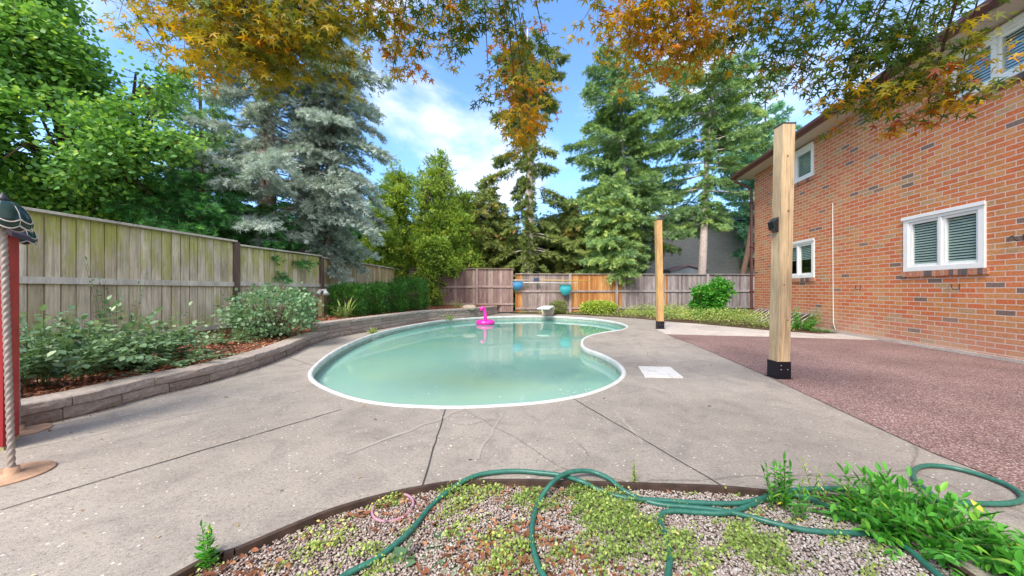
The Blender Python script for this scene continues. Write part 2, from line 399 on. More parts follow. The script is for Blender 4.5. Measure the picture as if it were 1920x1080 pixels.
# rubber paving
def speckle(name, stops, sc, bump=.6, dist=.01, big=None):
    m, t, b, o = newmat(name); lk = t.links.new
    c = N(t, 'ShaderNodeTexCoord'); v = N(t, 'ShaderNodeTexVoronoi'); v.inputs['Scale'].default_value = sc; lk(c.outputs['Object'], v.inputs['Vector'])
    s = N(t, 'ShaderNodeSeparateColor'); lk(v.outputs['Color'], s.inputs[0]); r = ramp(t, stops, s.outputs[0]); src = r.outputs[0]
    n = N(t, 'ShaderNodeTexNoise'); n.inputs['Scale'].default_value = 1.1; n.inputs['Detail'].default_value = 6; lk(c.outputs['Object'], n.inputs['Vector'])
    r2 = ramp(t, [(.3, (.8, .8, .8)), (.7, (1.2, 1.2, 1.2))], n.outputs['Fac'])
    x = N(t, 'ShaderNodeMix', data_type='RGBA', blend_type='MULTIPLY'); x.inputs[0].default_value = 1; lk(src, x.inputs[6]); lk(r2.outputs[0], x.inputs[7])
    dr = ramp(t, [(.35, (1, 1, 1)), (.75, (.35, .33, .33))], v.outputs['Distance'])
    y = N(t, 'ShaderNodeMix', data_type='RGBA', blend_type='MULTIPLY'); y.inputs[0].default_value = 1; lk(x.outputs[2], y.inputs[6]); lk(dr.outputs[0], y.inputs[7])
    lk(y.outputs[2], b.inputs['Base Color'])
    iv = N(t, 'ShaderNodeMath', operation='SUBTRACT'); iv.inputs[0].default_value = 1; lk(v.outputs['Distance'], iv.inputs[1])
    bp = N(t, 'ShaderNodeBump'); bp.inputs['Strength'].default_value = bump; bp.inputs['Distance'].default_value = dist
    lk(iv.outputs[0], bp.inputs['Height']); lk(bp.outputs[0], b.inputs['Normal']); b.inputs['Roughness'].default_value = .75; b.inputs['Specular IOR Level'].default_value = .3
    return m
M['rubber'] = speckle('rubber', [(0, (.18, .105, .095)), (.3, (.27, .16, .145)), (.6, (.33, .205, .185)), (.85, (.43, .29, .265)), (1, (.5, .42, .4))], 95)
M['soil'] = speckle('soil', [(0, (.05, .03, .02)), (.5, (.12, .07, .045)), (1, (.22, .13, .08))], 40)
M['mulch'] = speckle('mulch', [(0, (.10, .03, .02)), (.35, (.2, .07, .045)), (.7, (.34, .15, .09)), (1, (.5, .3, .2))], 34, 1, .03)
M['gravel_base'] = speckle('gravel_base', [(0, (.12, .09, .08)), (.5, (.3, .25, .23)), (1, (.5, .44, .4))], 55, 1, .02)
M['grass_far'] = simple('grass_far', (.06, .1, .03), .9, vary=.4, scale=3)

def tintmat(name, stops, rough=.8, spec=.25, bump=0, bs=60):
    m, t, b, o = newmat(name); a = N(t, 'ShaderNodeAttribute', attribute_name='tint')
    r = ramp(t, stops, a.outputs['Fac']); src = r.outputs[0]
    c = N(t, 'ShaderNodeTexCoord'); n = N(t, 'ShaderNodeTexNoise'); n.inputs['Scale'].default_value = bs; n.inputs['Detail'].default_value = 7; n.inputs['Roughness'].default_value = .7
    t.links.new(c.outputs['Object'], n.inputs['Vector'])
    if bump:
        r2 = ramp(t, [(.3, (.68, .68, .68)), (.7, (1.25, 1.25, 1.25))], n.outputs['Fac'])
        x = N(t, 'ShaderNodeMix', data_type='RGBA', blend_type='MULTIPLY'); x.inputs[0].default_value = 1; t.links.new(src, x.inputs[6]); t.links.new(r2.outputs[0], x.inputs[7]); src = x.outputs[2]
        bp = N(t, 'ShaderNodeBump'); bp.inputs['Strength'].default_value = bump; bp.inputs['Distance'].default_value = .012
        t.links.new(n.outputs['Fac'], bp.inputs['Height']); t.links.new(bp.outputs[0], b.inputs['Normal'])
    t.links.new(src, b.inputs['Base Color']); b.inputs['Roughness'].default_value = rough; b.inputs['Specular IOR Level'].default_value = spec
    return m
M['chip'] = tintmat('chip', [(0, (.13, .035, .02)), (.4, (.30, .09, .05)), (.7, (.42, .2, .11)), (.88, (.55, .38, .22)), (1, (.6, .5, .34))])
M['pebble'] = tintmat('pebble', [(0, (.2, .14, .12)), (.35, (.33, .25, .22)), (.65, (.41, .35, .32)), (1, (.56, .52, .48))], .6, .4)
M['litter'] = tintmat('litter', [(0, (.08, .05, .03)), (.4, (.25, .13, .06)), (.7, (.5, .32, .12)), (1, (.7, .62, .48))])
M['block'] = tintmat('block', [(0, (.27, .22, .19)), (1, (.38, .32, .28))], .95, .15, 1.0, 38)
M['blockcap'] = tintmat('blockcap', [(0, (.34, .285, .25)), (1, (.42, .36, .32))], .95, .15, .6, 30)

M['fence_left'] = wood('fence_left', [(0, (.47, .39, .28)), (.5, (.60, .52, .39)), (1, (.72, .64, .51))], moss=1.35, mosscol=(.40, .40, .09))
M['fence_left_rail'] = wood('fence_left_rail', [(0, (.52, .465, .40)), (1, (.64, .60, .53))], grain=.5)
M['fence_yellow'] = wood('fence_yellow', [(0, (.38, .29, .16)), (.5, (.5, .4, .24)), (1, (.58, .5, .36))], moss=.6, mosscol=(.33, .3, .05))
M['fence_red'] = wood('fence_red', [(0, (.22, .14, .125)), (.5, (.33, .22, .20)), (1, (.43, .31, .285))])
M['fence_grey'] = wood('fence_grey', [(0, (.23, .175, .16)), (.5, (.33, .26, .24)), (1, (.44, .36, .34))])
M['fence_orange'] = wood('fence_orange', [(0, (.36, .15, .05)), (.5, (.50, .22, .075)), (1, (.6, .34, .14))], grain=.7)
M['fence_mauve'] = wood('fence_mauve', [(0, (.2, .165, .17)), (.5, (.29, .25, .255)), (1, (.38, .34, .34))])
M['post_dark'] = wood('post_dark', [(0, (.13, .09, .075)), (1, (.18, .13, .11))])
M['pine'] = wood('pine', [(0, (.50, .35, .20)), (.5, (.54, .40, .25)), (1, (.58, .45, .30))], grain=.8, knots=True)
M['pine_orange'] = wood('pine_orange', [(0, (.52, .31, .13)), (1, (.56, .36, .17))], grain=.6, knots=True)

# brick
def brick():
    m, t, b, o = newmat('brick'); lk = t.links.new
    c = N(t, 'ShaderNodeTexCoord'); s = N(t, 'ShaderNodeSeparateXYZ'); lk(c.outputs['Object'], s.inputs[0])
    ad = N(t, 'ShaderNodeMath', operation='ADD'); lk(s.outputs[0], ad.inputs[0]); lk(s.outputs[1], ad.inputs[1])
    cb = N(t, 'ShaderNodeCombineXYZ'); lk(ad.outputs[0], cb.inputs[0]); lk(s.outputs[2], cb.inputs[1])
    # slight wobble
    nn = N(t, 'ShaderNodeTexNoise'); nn.inputs['Scale'].default_value = 9; lk(c.outputs['Object'], nn.inputs['Vector'])
    wb = N(t, 'ShaderNodeVectorMath', operation='SCALE'); wb.inputs['Scale'].default_value = .006; lk(nn.outputs['Color'], wb.inputs[0])
    va = N(t, 'ShaderNodeVectorMath', operation='ADD'); lk(cb.outputs[0], va.inputs[0]); lk(wb.outputs[0], va.inputs[1])
    def bt(c1, c2, mo, bw=.26, off=0):
        k = N(t, 'ShaderNodeTexBrick'); k.inputs['Scale'].default_value = 1; k.inputs['Brick Width'].default_value = bw; k.inputs['Row Height'].default_value = .0865
        k.inputs['Mortar Size'].default_value = .0085; k.inputs['Mortar Smooth'].default_value = .25; k.inputs['Bias'].default_value = 0
        k.inputs['Color1'].default_value = (*c1, 1); k.inputs['Color2'].default_value = (*c2, 1); k.inputs['Mortar'].default_value = (*mo, 1)
        lk(va.outputs[0], k.inputs['Vector']); return k
    k = bt((0, 0, 0), (1, 1, 1), (.5, .5, .5))
    r = ramp(t, [(0, (0.204, 0.140, 0.117)), (.02, (0.288, 0.176, 0.128)), (.03, (0.552, 0.211, 0.080)), (.3, (0.600, 0.240, 0.091)), (.31, (0.564, 0.158, 0.064)), (.55, (0.600, 0.176, 0.075)),
                 (.56, (0.564, 0.257, 0.107)), (.72, (0.528, 0.270, 0.123)), (.73, (0.576, 0.187, 0.080)), (.92, (0.600, 0.199, 0.085)), (.93, (0.456, 0.281, 0.149)), (1, (0.396, 0.246, 0.139))], k.outputs['Color'], 'CONSTANT')
    n = N(t, 'ShaderNodeTexNoise'); n.inputs['Scale'].default_value = 28; n.inputs['Detail'].default_value = 7; n.inputs['Roughness'].default_value = .7; lk(c.outputs['Object'], n.inputs['Vector'])
    g = ramp(t, [(.3, (.68, .68, .7)), (.5, (1, 1, 1)), (.72, (1.3, 1.27, 1.2))], n.outputs['Fac'])
    mu = N(t, 'ShaderNodeMix', data_type='RGBA', blend_type='MULTIPLY'); mu.inputs[0].default_value = 1; lk(r.outputs[0], mu.inputs[6]); lk(g.outputs[0], mu.inputs[7])
    n2 = N(t, 'ShaderNodeTexNoise'); n2.inputs['Scale'].default_value = .9; n2.inputs['Detail'].default_value = 8; n2.inputs['Roughness'].default_value = .65; lk(c.outputs['Object'], n2.inputs['Vector'])
    g2 = ramp(t, [(.3, (.84, .85, .82)), (.7, (1.12, 1.12, 1.08))], n2.outputs['Fac'])
    mu2 = N(t, 'ShaderNodeMix', data_type='RGBA', blend_type='MULTIPLY'); mu2.inputs[0].default_value = 1; lk(mu.outputs[2], mu2.inputs[6]); lk(g2.outputs[0], mu2.inputs[7])
    # efflorescence near the ground
    zr = N(t, 'ShaderNodeMapRange'); zr.inputs['From Min'].default_value = .7; zr.inputs['From Max'].default_value = 0; zr.inputs['To Max'].default_value = .85; lk(s.outputs[2], zr.inputs['Value'])
    zm = N(t, 'ShaderNodeMath', operation='MULTIPLY'); lk(zr.outputs[0], zm.inputs[0]); lk(n2.outputs['Fac'], zm.inputs[1])
    ef = N(t, 'ShaderNodeMix', data_type='RGBA'); lk(zm.outputs[0], ef.inputs[0]); lk(mu2.outputs[2], ef.inputs[6]); ef.inputs[7].default_value = (.52, .42, .35, 1)
    mo = N(t, 'ShaderNodeMix', data_type='RGBA'); lk(k.outputs['Fac'], mo.inputs[0]); lk(ef.outputs[2], mo.inputs[6]); mo.inputs[7].default_value = (.62, .49, .42, 1)
    lk(mo.outputs[2], b.inputs['Base Color'])
    hh = N(t, 'ShaderNodeMath', operation='SUBTRACT'); lk(n.outputs['Fac'], hh.inputs[0]); lk(k.outputs['Fac'], hh.inputs[1])
    bp = N(t, 'ShaderNodeBump'); bp.inputs['Strength'].default_value = .8; bp.inputs['Distance'].default_value = .007; lk(hh.outputs[0], bp.inputs['Height']); lk(bp.outputs[0], b.inputs['Normal'])
    b.inputs['Roughness'].default_value = .85; b.inputs['Specular IOR Level'].default_value = .2
    return m
M['brick'] = brick()
M['sillbrick'] = tintmat('sillbrick', [(0, (.13, .10, .10)), (.2, (.15, .12, .12)), (.25, (.45, .17, .1)), (1, (.5, .27, .18))], .85, .2, .6, 40)
def siding():
    m, t, b, o = newmat('siding'); lk = t.links.new
    c = N(t, 'ShaderNodeTexCoord'); s = N(t, 'ShaderNodeSeparateXYZ'); lk(c.outputs['Object'], s.inputs[0])
    ad = N(t, 'ShaderNodeMath', operation='ADD'); lk(s.outputs[0], ad.inputs[0]); lk(s.outputs[1], ad.inputs[1])
    cb = N(t, 'ShaderNodeCombineXYZ'); lk(ad.outputs[0], cb.inputs[0]); lk(s.outputs[2], cb.inputs[1])
    k = N(t, 'ShaderNodeTexBrick'); k.inputs['Scale'].default_value = 1; k.inputs['Brick Width'].default_value = .3; k.inputs['Row Height'].default_value = .105; k.inputs['Mortar Size'].default_value = .009
    k.inputs['Color1'].default_value = (.40, .385, .42, 1); k.inputs['Color2'].default_value = (.47, .45, .48, 1); k.inputs['Mortar'].default_value = (.28, .265, .30, 1); lk(cb.outputs[0], k.inputs['Vector'])
    lk(k.outputs['Color'], b.inputs['Base Color']); b.inputs['Roughness'].default_value = .9
    return m
M['siding'] = siding()
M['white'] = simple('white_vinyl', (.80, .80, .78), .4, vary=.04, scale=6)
M['soffit'] = simple('soffit', (.55, .49, .42), .6)
M['gutter'] = simple('gutter_brown', (.10, .03, .025), .35)
M['shingle'] = simple('shingle', (.09, .075, .07), .9, vary=.3, scale=12, bump=.5)
M['blind'] = simple('blind', (.42, .5, .48), .5)
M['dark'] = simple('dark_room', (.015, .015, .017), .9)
m, t, b, o = newmat('window_glass'); t.nodes.remove(b)
tr = N(t, 'ShaderNodeBsdfTransparent'); tr.inputs[0].default_value = (.9, .97, .94, 1); gl = N(t, 'ShaderNodeBsdfGlossy'); gl.inputs['Roughness'].default_value = .01
fr = N(t, 'ShaderNodeLayerWeight'); fr.inputs[0].default_value = .5; ms = N(t, 'ShaderNodeMixShader')
pw = N(t, 'ShaderNodeMath', operation='POWER'); pw.inputs[1].default_value = 4; ma = N(t, 'ShaderNodeMath', operation='MULTIPLY_ADD'); ma.inputs[1].default_value = .8; ma.inputs[2].default_value = .13
t.links.new(fr.outputs['Facing'], pw.inputs[0]); t.links.new(pw.outputs[0], ma.inputs[0]); t.links.new(ma.outputs[0], ms.inputs[0]); t.links.new(tr.outputs[0], ms.inputs[1]); t.links.new(gl.outputs[0], ms.inputs[2]); t.links.new(ms.outputs[0], o.inputs[0])
M['glass'] = m

# water
m, t, b, o = newmat('murky_water'); lk = t.links.new
c = N(t, 'ShaderNodeTexCoord'); n = N(t, 'ShaderNodeTexNoise'); n.inputs['Scale'].default_value = .32; n.inputs['Detail'].default_value = 3; n.inputs['Distortion'].default_value = .4
mpw = N(t, 'ShaderNodeMapping'); mpw.inputs['Location'].default_value = (1.7, 4.2, 0); lk(c.outputs['Object'], mpw.inputs[0]); lk(mpw.outputs[0], n.inputs['Vector'])
r = ramp(t, [(.3, (.23, .44, .37)), (.5, (.28, .47, .39)), (.68, (.35, .52, .33))], n.outputs['Fac'])
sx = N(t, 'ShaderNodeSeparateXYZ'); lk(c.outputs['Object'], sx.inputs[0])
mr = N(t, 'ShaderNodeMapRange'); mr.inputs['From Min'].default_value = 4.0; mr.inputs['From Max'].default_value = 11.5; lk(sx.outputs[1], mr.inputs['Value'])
mw = N(t, 'ShaderNodeMix', data_type='RGBA'); lk(mr.outputs[0], mw.inputs[0]); lk(r.outputs[0], mw.inputs[6]); mw.inputs[7].default_value = (.08, .29, .24, 1)  # teal towards the far end puts the trees' reflection into the colour
lk(mw.outputs[2], b.inputs['Base Color']); b.inputs['Roughness'].default_value = .03; b.inputs['IOR'].default_value = 1.33
n2 = N(t, 'ShaderNodeTexNoise'); n2.inputs['Scale'].default_value = 2.2; n2.inputs['Detail'].default_value = 3; lk(c.outputs['Object'], n2.inputs['Vector'])
bp = N(t, 'ShaderNodeBump'); bp.inputs['Strength'].default_value = .045; bp.inputs['Distance'].default_value = .05; lk(n2.outputs['Fac'], bp.inputs['Height']); lk(bp.outputs[0], b.inputs['Normal'])
M['water'] = m
M['coping'] = simple('coping_white', (.60, .61, .60), .45, vary=.14, scale=5)
# liner wall: grey mosaic band
m, t, b, o = newmat('liner'); lk = t.links.new
c = N(t, 'ShaderNodeTexCoord'); v = N(t, 'ShaderNodeTexVoronoi'); v.inputs['Scale'].default_value = 45; lk(c.outputs['Object'], v.inputs['Vector'])
s = N(t, 'ShaderNodeSeparateColor'); lk(v.outputs['Color'], s.inputs[0]); r = ramp(t, [(0, (.2, .27, .23)), (.5, (.33, .4, .35)), (1, (.5, .55, .48))], s.outputs[0]); lk(r.outputs[0], b.inputs['Base Color']); b.inputs['Roughness'].default_value = .5
M['liner'] = m

# foliage colours
G1 = [(0, (.025, .075, .012)), (.35, (.06, .16, .02)), (.7, (.13, .27, .03)), (.9, (.24, .38, .045)), (1, (.4, .42, .06))]
M['leaf_maple_green'] = foliage('leaf_maple_green', [(0, (.03, .075, .025)), (.35, (.065, .15, .04)), (.65, (.11, .21, .045)), (.85, (.19, .30, .05)), (1, (.36, .40, .07))], gain=1.95)
M['leaf_yellowgreen'] = foliage('leaf_yellowgreen', [(0, (.06, .11, .015)), (.4, (.13, .21, .03)), (.75, (.23, .30, .045)), (1, (.36, .38, .06))], .25, gain=1.7)
M['leaf_dark'] = foliage('leaf_dark', [(0, (.012, .04, .015)), (.5, (.03, .10, .03)), (.85, (.06, .17, .04)), (1, (.10, .22, .05))], .2, gain=2.5)
M['leaf_bluegreen'] = foliage('leaf_bluegreen', [(0, (.02, .06, .045)), (.5, (.05, .12, .085)), (.85, (.10, .2, .13)), (1, (.17, .28, .17))], .2, gain=2.5)
M['leaf_sprucegreen'] = foliage('leaf_sprucegreen', [(0, (.035, .06, .028)), (.4, (.075, .125, .055)), (.7, (.12, .185, .075)), (1, (.25, .29, .09))], .2, gain=2.5)
M['leaf_olive'] = foliage('leaf_olive', [(0, (.04, .06, .02)), (.45, (.085, .115, .035)), (.8, (.15, .18, .05)), (.95, (.22, .22, .06)), (1, (.3, .17, .07))], .2, gain=2.1)
M['leaf_spruceblue'] = foliage('leaf_spruceblue', [(0, (.10, .085, .075)), (.12, (.13, .13, .11)), (.3, (.16, .20, .18)), (.65, (.26, .31, .295)), (1, (.42, .47, .45))], .15, .55, gain=1.6)
M['leaf_dusty'] = foliage('leaf_dusty', [(0, (.05, .10, .05)), (.5, (.11, .19, .10)), (.85, (.19, .28, .16)), (1, (.3, .38, .24))], .25, gain=1.35)
M['leaf_bluegreen2'] = foliage('leaf_bluegreen2', [(0, (.06, .13, .07)), (.5, (.13, .24, .13)), (.85, (.22, .33, .2)), (1, (.33, .42, .28))], .3, gain=1.2)
M['leaf_bright'] = foliage('leaf_bright', [(0, (.02, .10, .015)), (.4, (.05, .2, .025)), (.8, (.10, .32, .04)), (.95, (.25, .42, .06)), (1, (.5, .42, .06))], .35)
M['leaf_weed'] = foliage('leaf_weed', [(0, (.09, .15, .03)), (.5, (.2, .28, .07)), (.85, (.34, .4, .12)), (1, (.5, .45, .15))], .3)
M['leaf_hedge'] = foliage('leaf_hedge', [(0, (.015, .05, .012)), (.6, (.04, .12, .02)), (.9, (.08, .19, .03)), (1, (.16, .27, .05))], .25, gain=1.8)
M['leaf_autumn'] = foliage('leaf_autumn', [(0, (.06, .13, .025)), (.28, (.13, .18, .02)), (.40, (.36, .30, .025)), (.58, (.62, .38, .02)), (.76, (.62, .23, .012)), (.88, (.48, .09, .015)), (1, (.28, .04, .015))], .4, .5, gain=.9)
M['bark_grey'] = bark('bark_grey', (.10, .065, .055), (.34, .25, .22))
M['bark_brown'] = bark('bark_brown', (.07, .04, .03), (.22, .14, .11))
M['bark_pale'] = bark('bark_pale', (.34, .27, .25), (.66, .57, .53))
M['stem'] = simple('stem', (.12, .17, .05), .7)
M['stem_brown'] = simple('stem_brown', (.12, .07, .045), .8)
M['steel_blue'] = simple('galvanised', (.42, .43, .43), .45, .6, vary=.15, scale=14)

# ================================================================== SETTING
# pool outline (outer edge of white coping)
POOLPX = [(578,706),(584,691),(613,666),(649,646),(686,631),(722,620),(759,612),(795,605.6),(832,600),(890,595.6),(941,593.4),(996,592.5),(1050,593.8),(1105,597),
          (1141.5,601.5),(1167,606.7),(1178,613),(1167,618.8),(1141,622.7),(1116,627.5),(1098,635),(1093.5,644),(1098,652),(1109,657),(1131,665),(1156,678),(1171,692),(1172,706),
          (1156,720.4),(1123,735),(1079.6,746.7),(1014,757),(941,762.7),(868,766),(795,765),(722,760.5),(660,749.6),(613,733),(587,718.6)]
pool = [G(x, y) for x, y in POOLPX]
pool = catmull_closed(pool, 5)
pool2 = [Vector((p.x, p.y)) for p in pool]
def offset_in(poly, d):
    n = len(poly); A = sum(poly[i].x * poly[(i + 1) % n].y - poly[(i + 1) % n].x * poly[i].y for i in range(n))
    sg = 1 if A > 0 else -1; res = []
    for i in range(n):
        tt = (poly[(i + 2) % n] - poly[i - 2]).normalized(); nn_ = Vector((-tt.y, tt.x)) * sg
        res.append(poly[i] + nn_ * d)
    return res

# concrete deck with a hole for the pool and a notch for the gravel bed
front = [G(x, y) for x, y in [(338,1072),(440,1030),(560,979),(631,952),(719,927),(787,913),(854,903),(960,900),(1091,903),(1240,908),(1350,912),(1462,922),(1560,929),(1625,943),(1690,975),(1770,1030),(1825,1080)]]
front = [Vector((p[0], p[1])) for p in front]
gl_left = [Vector((-1.75, -2.5)), Vector((-1.72, -.6)), Vector((-1.62, .5))]
gl_right = [Vector((1.8, .8)), Vector((1.7, -.6)), Vector((1.7, -2.5))]
bed_edge = gl_left + front + gl_right
bed_edge = [Vector((p.x, p.y)) for p in catmull([(p.x, p.y, 0) for p in bed_edge], 4)]
outer = [Vector((-7.5, -2.5))] + bed_edge + [Vector((9.5, -2.5)), Vector((9.5, 12.4)), Vector((9.5, 17.6)), Vector((-7.5, 17.0))]
def flat(name, polys, z, mat, kind='structure', parent=None):
    P3 = [[Vector((p.x, p.y, 0)) for p in q] for q in polys]
    tr = tessellate_polygon(P3); vs = [(p.x, p.y, z) for q in polys for p in q]
    me = bpy.data.meshes.new(name); fs = []
    for a, b_, c_ in tr:
        va, vb, vc = vs[a], vs[b_], vs[c_]
        cr2 = (vb[0] - va[0]) * (vc[1] - va[1]) - (vb[1] - va[1]) * (vc[0] - va[0])
        fs.append((a, b_, c_) if cr2 > 0 else (a, c_, b_))
    me.from_pydata(vs, [], fs); me.update(); me.materials.append(mat)
    o = bpy.data.objects.new(name, me); COL.objects.link(o)
    if kind: o['kind'] = kind
    if parent: o.parent = parent
    return o
deck = flat('pool_deck', [outer, pool2], 0.0, M['concrete'])
# saw-cut joints (sheets a few mm above the slab), child of the deck
jb = MB()
def strip(pts, wd, mb, z=.004, t=.5):
    pts = [Vector((p[0], p[1], 0)) for p in pts]
    k = len(pts)
    Lp = []; Rp = []
    for i in range(k):
        d = (pts[min(i + 1, k - 1)] - pts[max(i - 1, 0)]).normalized(); nn_ = Vector((-d.y, d.x, 0)) * wd / 2 * random.uniform(.75, 1.25)
        Lp.append(pts[i] + nn_); Rp.append(pts[i] - nn_)
    for i in range(k - 1):
        vs = [Rp[i], Rp[i + 1], Lp[i + 1], Lp[i]]; mb.add([(v.x, v.y, z) for v in vs], [(0, 1, 2, 3)], t)
def wob(a, b, n=14, s=.0025):
    a = Vector(a); b = Vector(b); return [a.lerp(b, i / (n - 1)) + Vector((random.gauss(0, s), random.gauss(0, s), 0)) for i in range(n)]
for (a, b_, wd) in [((835,768),(792,912),.009), ((1075,748),(1355,912),.008), ((560,792),(0,957),.009), ((560,792),(640,768),.008), 
                    ((1478,905),(1010,935),.001), ((1120,600),(1190,598),.01), ((600,690),(520,664),.006)]:
    if a == (1478,905): continue
    strip(wob(G(*a), G(*b_)), wd, jb)
for pts in [[(850,795),(880,797),(915,788),(935,790)], [(1085,833),(1095,842),(1104,856)]]:
    strip(catmull([G(*p) for p in pts], 5), .003, jb)
jo = jb.build('expansion_joint', M['joint'], deck, local=True)
# dark debris holes on deck and pale trowel marks
pm = MB()
for a, b_, wd in [((868,768),(655,850),.03), ((945,775),(890,862),.025), ((1150,770),(1205,830),.025)]:
    strip(wob(G(*a), G(*b_), 10, .01), wd, pm, z=.003)
po = pm.build('repair_seam', simple('pale_seam', (.338, .30, .264), .85, vary=.1, scale=9, bump=.3), deck, local=True)

# base ground to the horizon (lies below the water, outside and under everything)
gb = MB(); gb.add([(-400, -300, -.3), (400, -300, -.3), (400, 600, -.3), (-400, 600, -.3)], [(0, 1, 2, 3)])
gr = gb.build('ground', M['grass_far']); gr['kind'] = 'structure'
# lawn outside the fences, a little lower than the beds
lw = MB()
for q in [[(-60, -20), (-7.4, -20), (-7.4, 60), (-60, 60)], [(-7.4, 16.9), (60, 17.6), (60, 60), (-7.4, 60)]]:
    lw.add([(x, y, -.02) for x, y in q], [(0, 1, 2, 3)])
o = lw.build('lawn', M['grass_far']); o['kind'] = 'structure'

# red rubber aggregate paving
red = [G(x, y) for x, y in [(1250,627),(1262,633),(1300,646),(1443,708),(1639,800),(1751,851),(1856,892),(1920,924)]]
red = [Vector((p[0], p[1])) for p in red] + [Vector((2.72, 1.2)), Vector((2.7, -2.5)), Vector((6.30, -2.5)), Vector((7.9, 7.45)), Vector((7.2, 7.62)), Vector((5.99, 7.94)), Vector((4.6, 8.22))]
rp = flat('rubber_paving', [red], .006, M['rubber'])
pale = [Vector((p[0], p[1])) for p in [G(1250,627), G(1232,619), G(1250,604), G(1306,607), G(1440,619.5), G(1535,626)]] + [Vector((8.15, 8.9)), Vector((7.86, 7.2)), Vector((7.2, 7.62)), Vector((5.99, 7.94)), Vector((4.6, 8.22))]
pl = flat('concrete_path', [pale], .003, M['pale_concrete'])

# gravel bed floor
gpoly = bed_edge
fl = flat('gravel_floor', [gpoly], -.04, M['gravel_base'])
# black edging round it
eb = thing('bed_edging', 'dark curved timber edging strip between grey concrete and gravel bed', 'edging', (0, 1.9, -.06))
e_ = MB(); ein = bed_edge
for i in range(len(ein) - 1):
    a = Vector((ein[i].x, ein[i].y, 0)); b_ = Vector((ein[i + 1].x, ein[i + 1].y, 0)); d = (b_ - a).normalized(); nn_ = Vector((d.y, -d.x, 0))
    q0 = a - nn_ * .002; q1 = b_ - nn_ * .002; r0 = a + nn_ * .022; r1 = b_ + nn_ * .022
    for (u0, u1, w0, w1) in ((q0, q1, .006, .006),):
        e_.add([(q0.x, q0.y, -.1), (q1.x, q1.y, -.1), (r1.x, r1.y, -.1), (r0.x, r0.y, -.1), (q0.x, q0.y, .007), (q1.x, q1.y, .007), (r1.x, r1.y, .007), (r0.x, r0.y, .007)],
               [(4, 7, 6, 5), (0, 4, 5, 1), (3, 2, 6, 7)], .5)
eo = e_.build('edging_strip', simple('edging', (.06, .035, .025), .8, vary=.4, scale=14, bump=.4), eb); recalc(eo)

# ================================================================== POOL
pr = thing('swimming_pool', 'kidney shaped pool with white coping and grey tile band', 'swimming pool', (0, 8, 0))
i1 = offset_in(pool2, .055); i2 = offset_in(pool2, .10)
n_ = len(pool2); c_ = MB()
rings = [(offset_in(pool2, -.004), .001), (offset_in(pool2, .0), .013), (offset_in(pool2, .025), .018), (offset_in(pool2, .05), .011), (i1, -.01), (i1, -.058), (offset_in(pool2, .05), -.066)]
vs_ = [(p.x, p.y, z) for rg, z in rings for p in rg]; fs_ = []
for k in range(len(rings) - 1):
    for i in range(n_): fs_.append((k * n_ + i, k * n_ + (i + 1) % n_, (k + 1) * n_ + (i + 1) % n_, (k + 1) * n_ + i))
c_.add(vs_, fs_, .5, 0, True); co = c_.build('coping', M['coping'], pr); recalc(co)
lw_ = offset_in(pool2, .043); l_ = MB()
vs_ = [(p.x, p.y, z) for z in (-.05, -.30) for p in lw_]
l_.add(vs_, [(i, (i + 1) % n_, n_ + (i + 1) % n_, n_ + i) for i in range(n_)]); lo = l_.build('liner_wall', M['liner'], pr)
WZ = -.135
wt = flat('pool_water', [offset_in(pool2, .04)], WZ, M['water'])
# depth sign on the liner wall, under the coping
a = G(744, 633, -.09); b_ = G(764, 628, -.09)
pa = min(range(n_), key=lambda i: (i1[i] - Vector((a[0], a[1]))).length); 
tA = (i1[(pa + 2) % n_] - i1[pa - 2]).normalized()
if tA.y < 0: tA = -tA
nI = Vector((tA.y, -tA.x))
S = MB(); cA = i1[pa] - nI * .012
ang = math.atan2(tA.y, tA.x)
Ms = Matrix.Translation((cA.x, cA.y, -.098)) @ Matrix.Rotation(ang, 4, 'Z')
S.box(-.16, .16, -.012, -.002, -.032, .032, Ms)
so_ = S.build('depth_sign', M['white'], pr)
tcu = bpy.data.curves.new('lettering', 'FONT'); tcu.body = 'NO DIVING'; tcu.size = .055; tcu.align_x = 'CENTER'; tcu.align_y = 'CENTER'; tcu.extrude = .0005
tob = bpy.data.objects.new('tmp', tcu); COL.objects.link(tob)
bpy.context.view_layer.update()
tme = bpy.data.meshes.new_from_object(tob.evaluated_get(bpy.context.evaluated_depsgraph_get())); bpy.data.objects.remove(tob)
tme.transform(Matrix.Translation((-0.0, -8, 0)) @ Ms @ Matrix.Translation((0, -.0135, 0)) @ Matrix.Rotation(R(90), 4, 'X'))
tme.materials.clear(); tme.materials.append(simple('ink', (.03, .03, .05), .6))
to = bpy.data.objects.new('lettering', tme); COL.objects.link(to); to.parent = so_

# diving board stand
dv = thing('diving_board', 'short white diving board on tan pedestal at far pool edge', 'diving board', (1.5, 14.5, 0))
Md = Matrix.Translation((1.52, 14.62, 0)) @ Matrix.Rotation(R(-12), 4, 'Z')
d_ = MB(); vs_ = []
for z, sx_, sy_ in ((.001, .2, .22), (.05, .22, .24), (.26, .27, .2), (.315, .29, .2)):
    for x, y in ((-1, -1), (1, -1), (1, 1), (-1, 1)): vs_.append(Md @ Vector((x * sx_, y * sy_, z)))
fs_ = [(k * 4 + i, k * 4 + (i + 1) % 4, (k + 1) * 4 + (i + 1) % 4, (k + 1) * 4 + i) for k in range(3) for i in range(4)] + [(12, 13, 14, 15)]
d_.add(vs_, fs_); do = d_.build('pedestal', simple('tan_gelcoat', (.55, .46, .38), .5, vary=.1), dv, bevel=.012)
d_ = MB(); d_.box(-.24, .24, -1.75, .35, .335, .38, Md); d_.build('board', M['coping'], dv, bevel=.02)
d_ = MB(); d_.box(-.22, .22, -1.7, .3, .3806, .383, Md); d_.build('grip_strip', simple('grip', (.7, .71, .7), .9, vary=.1, scale=80), dv)

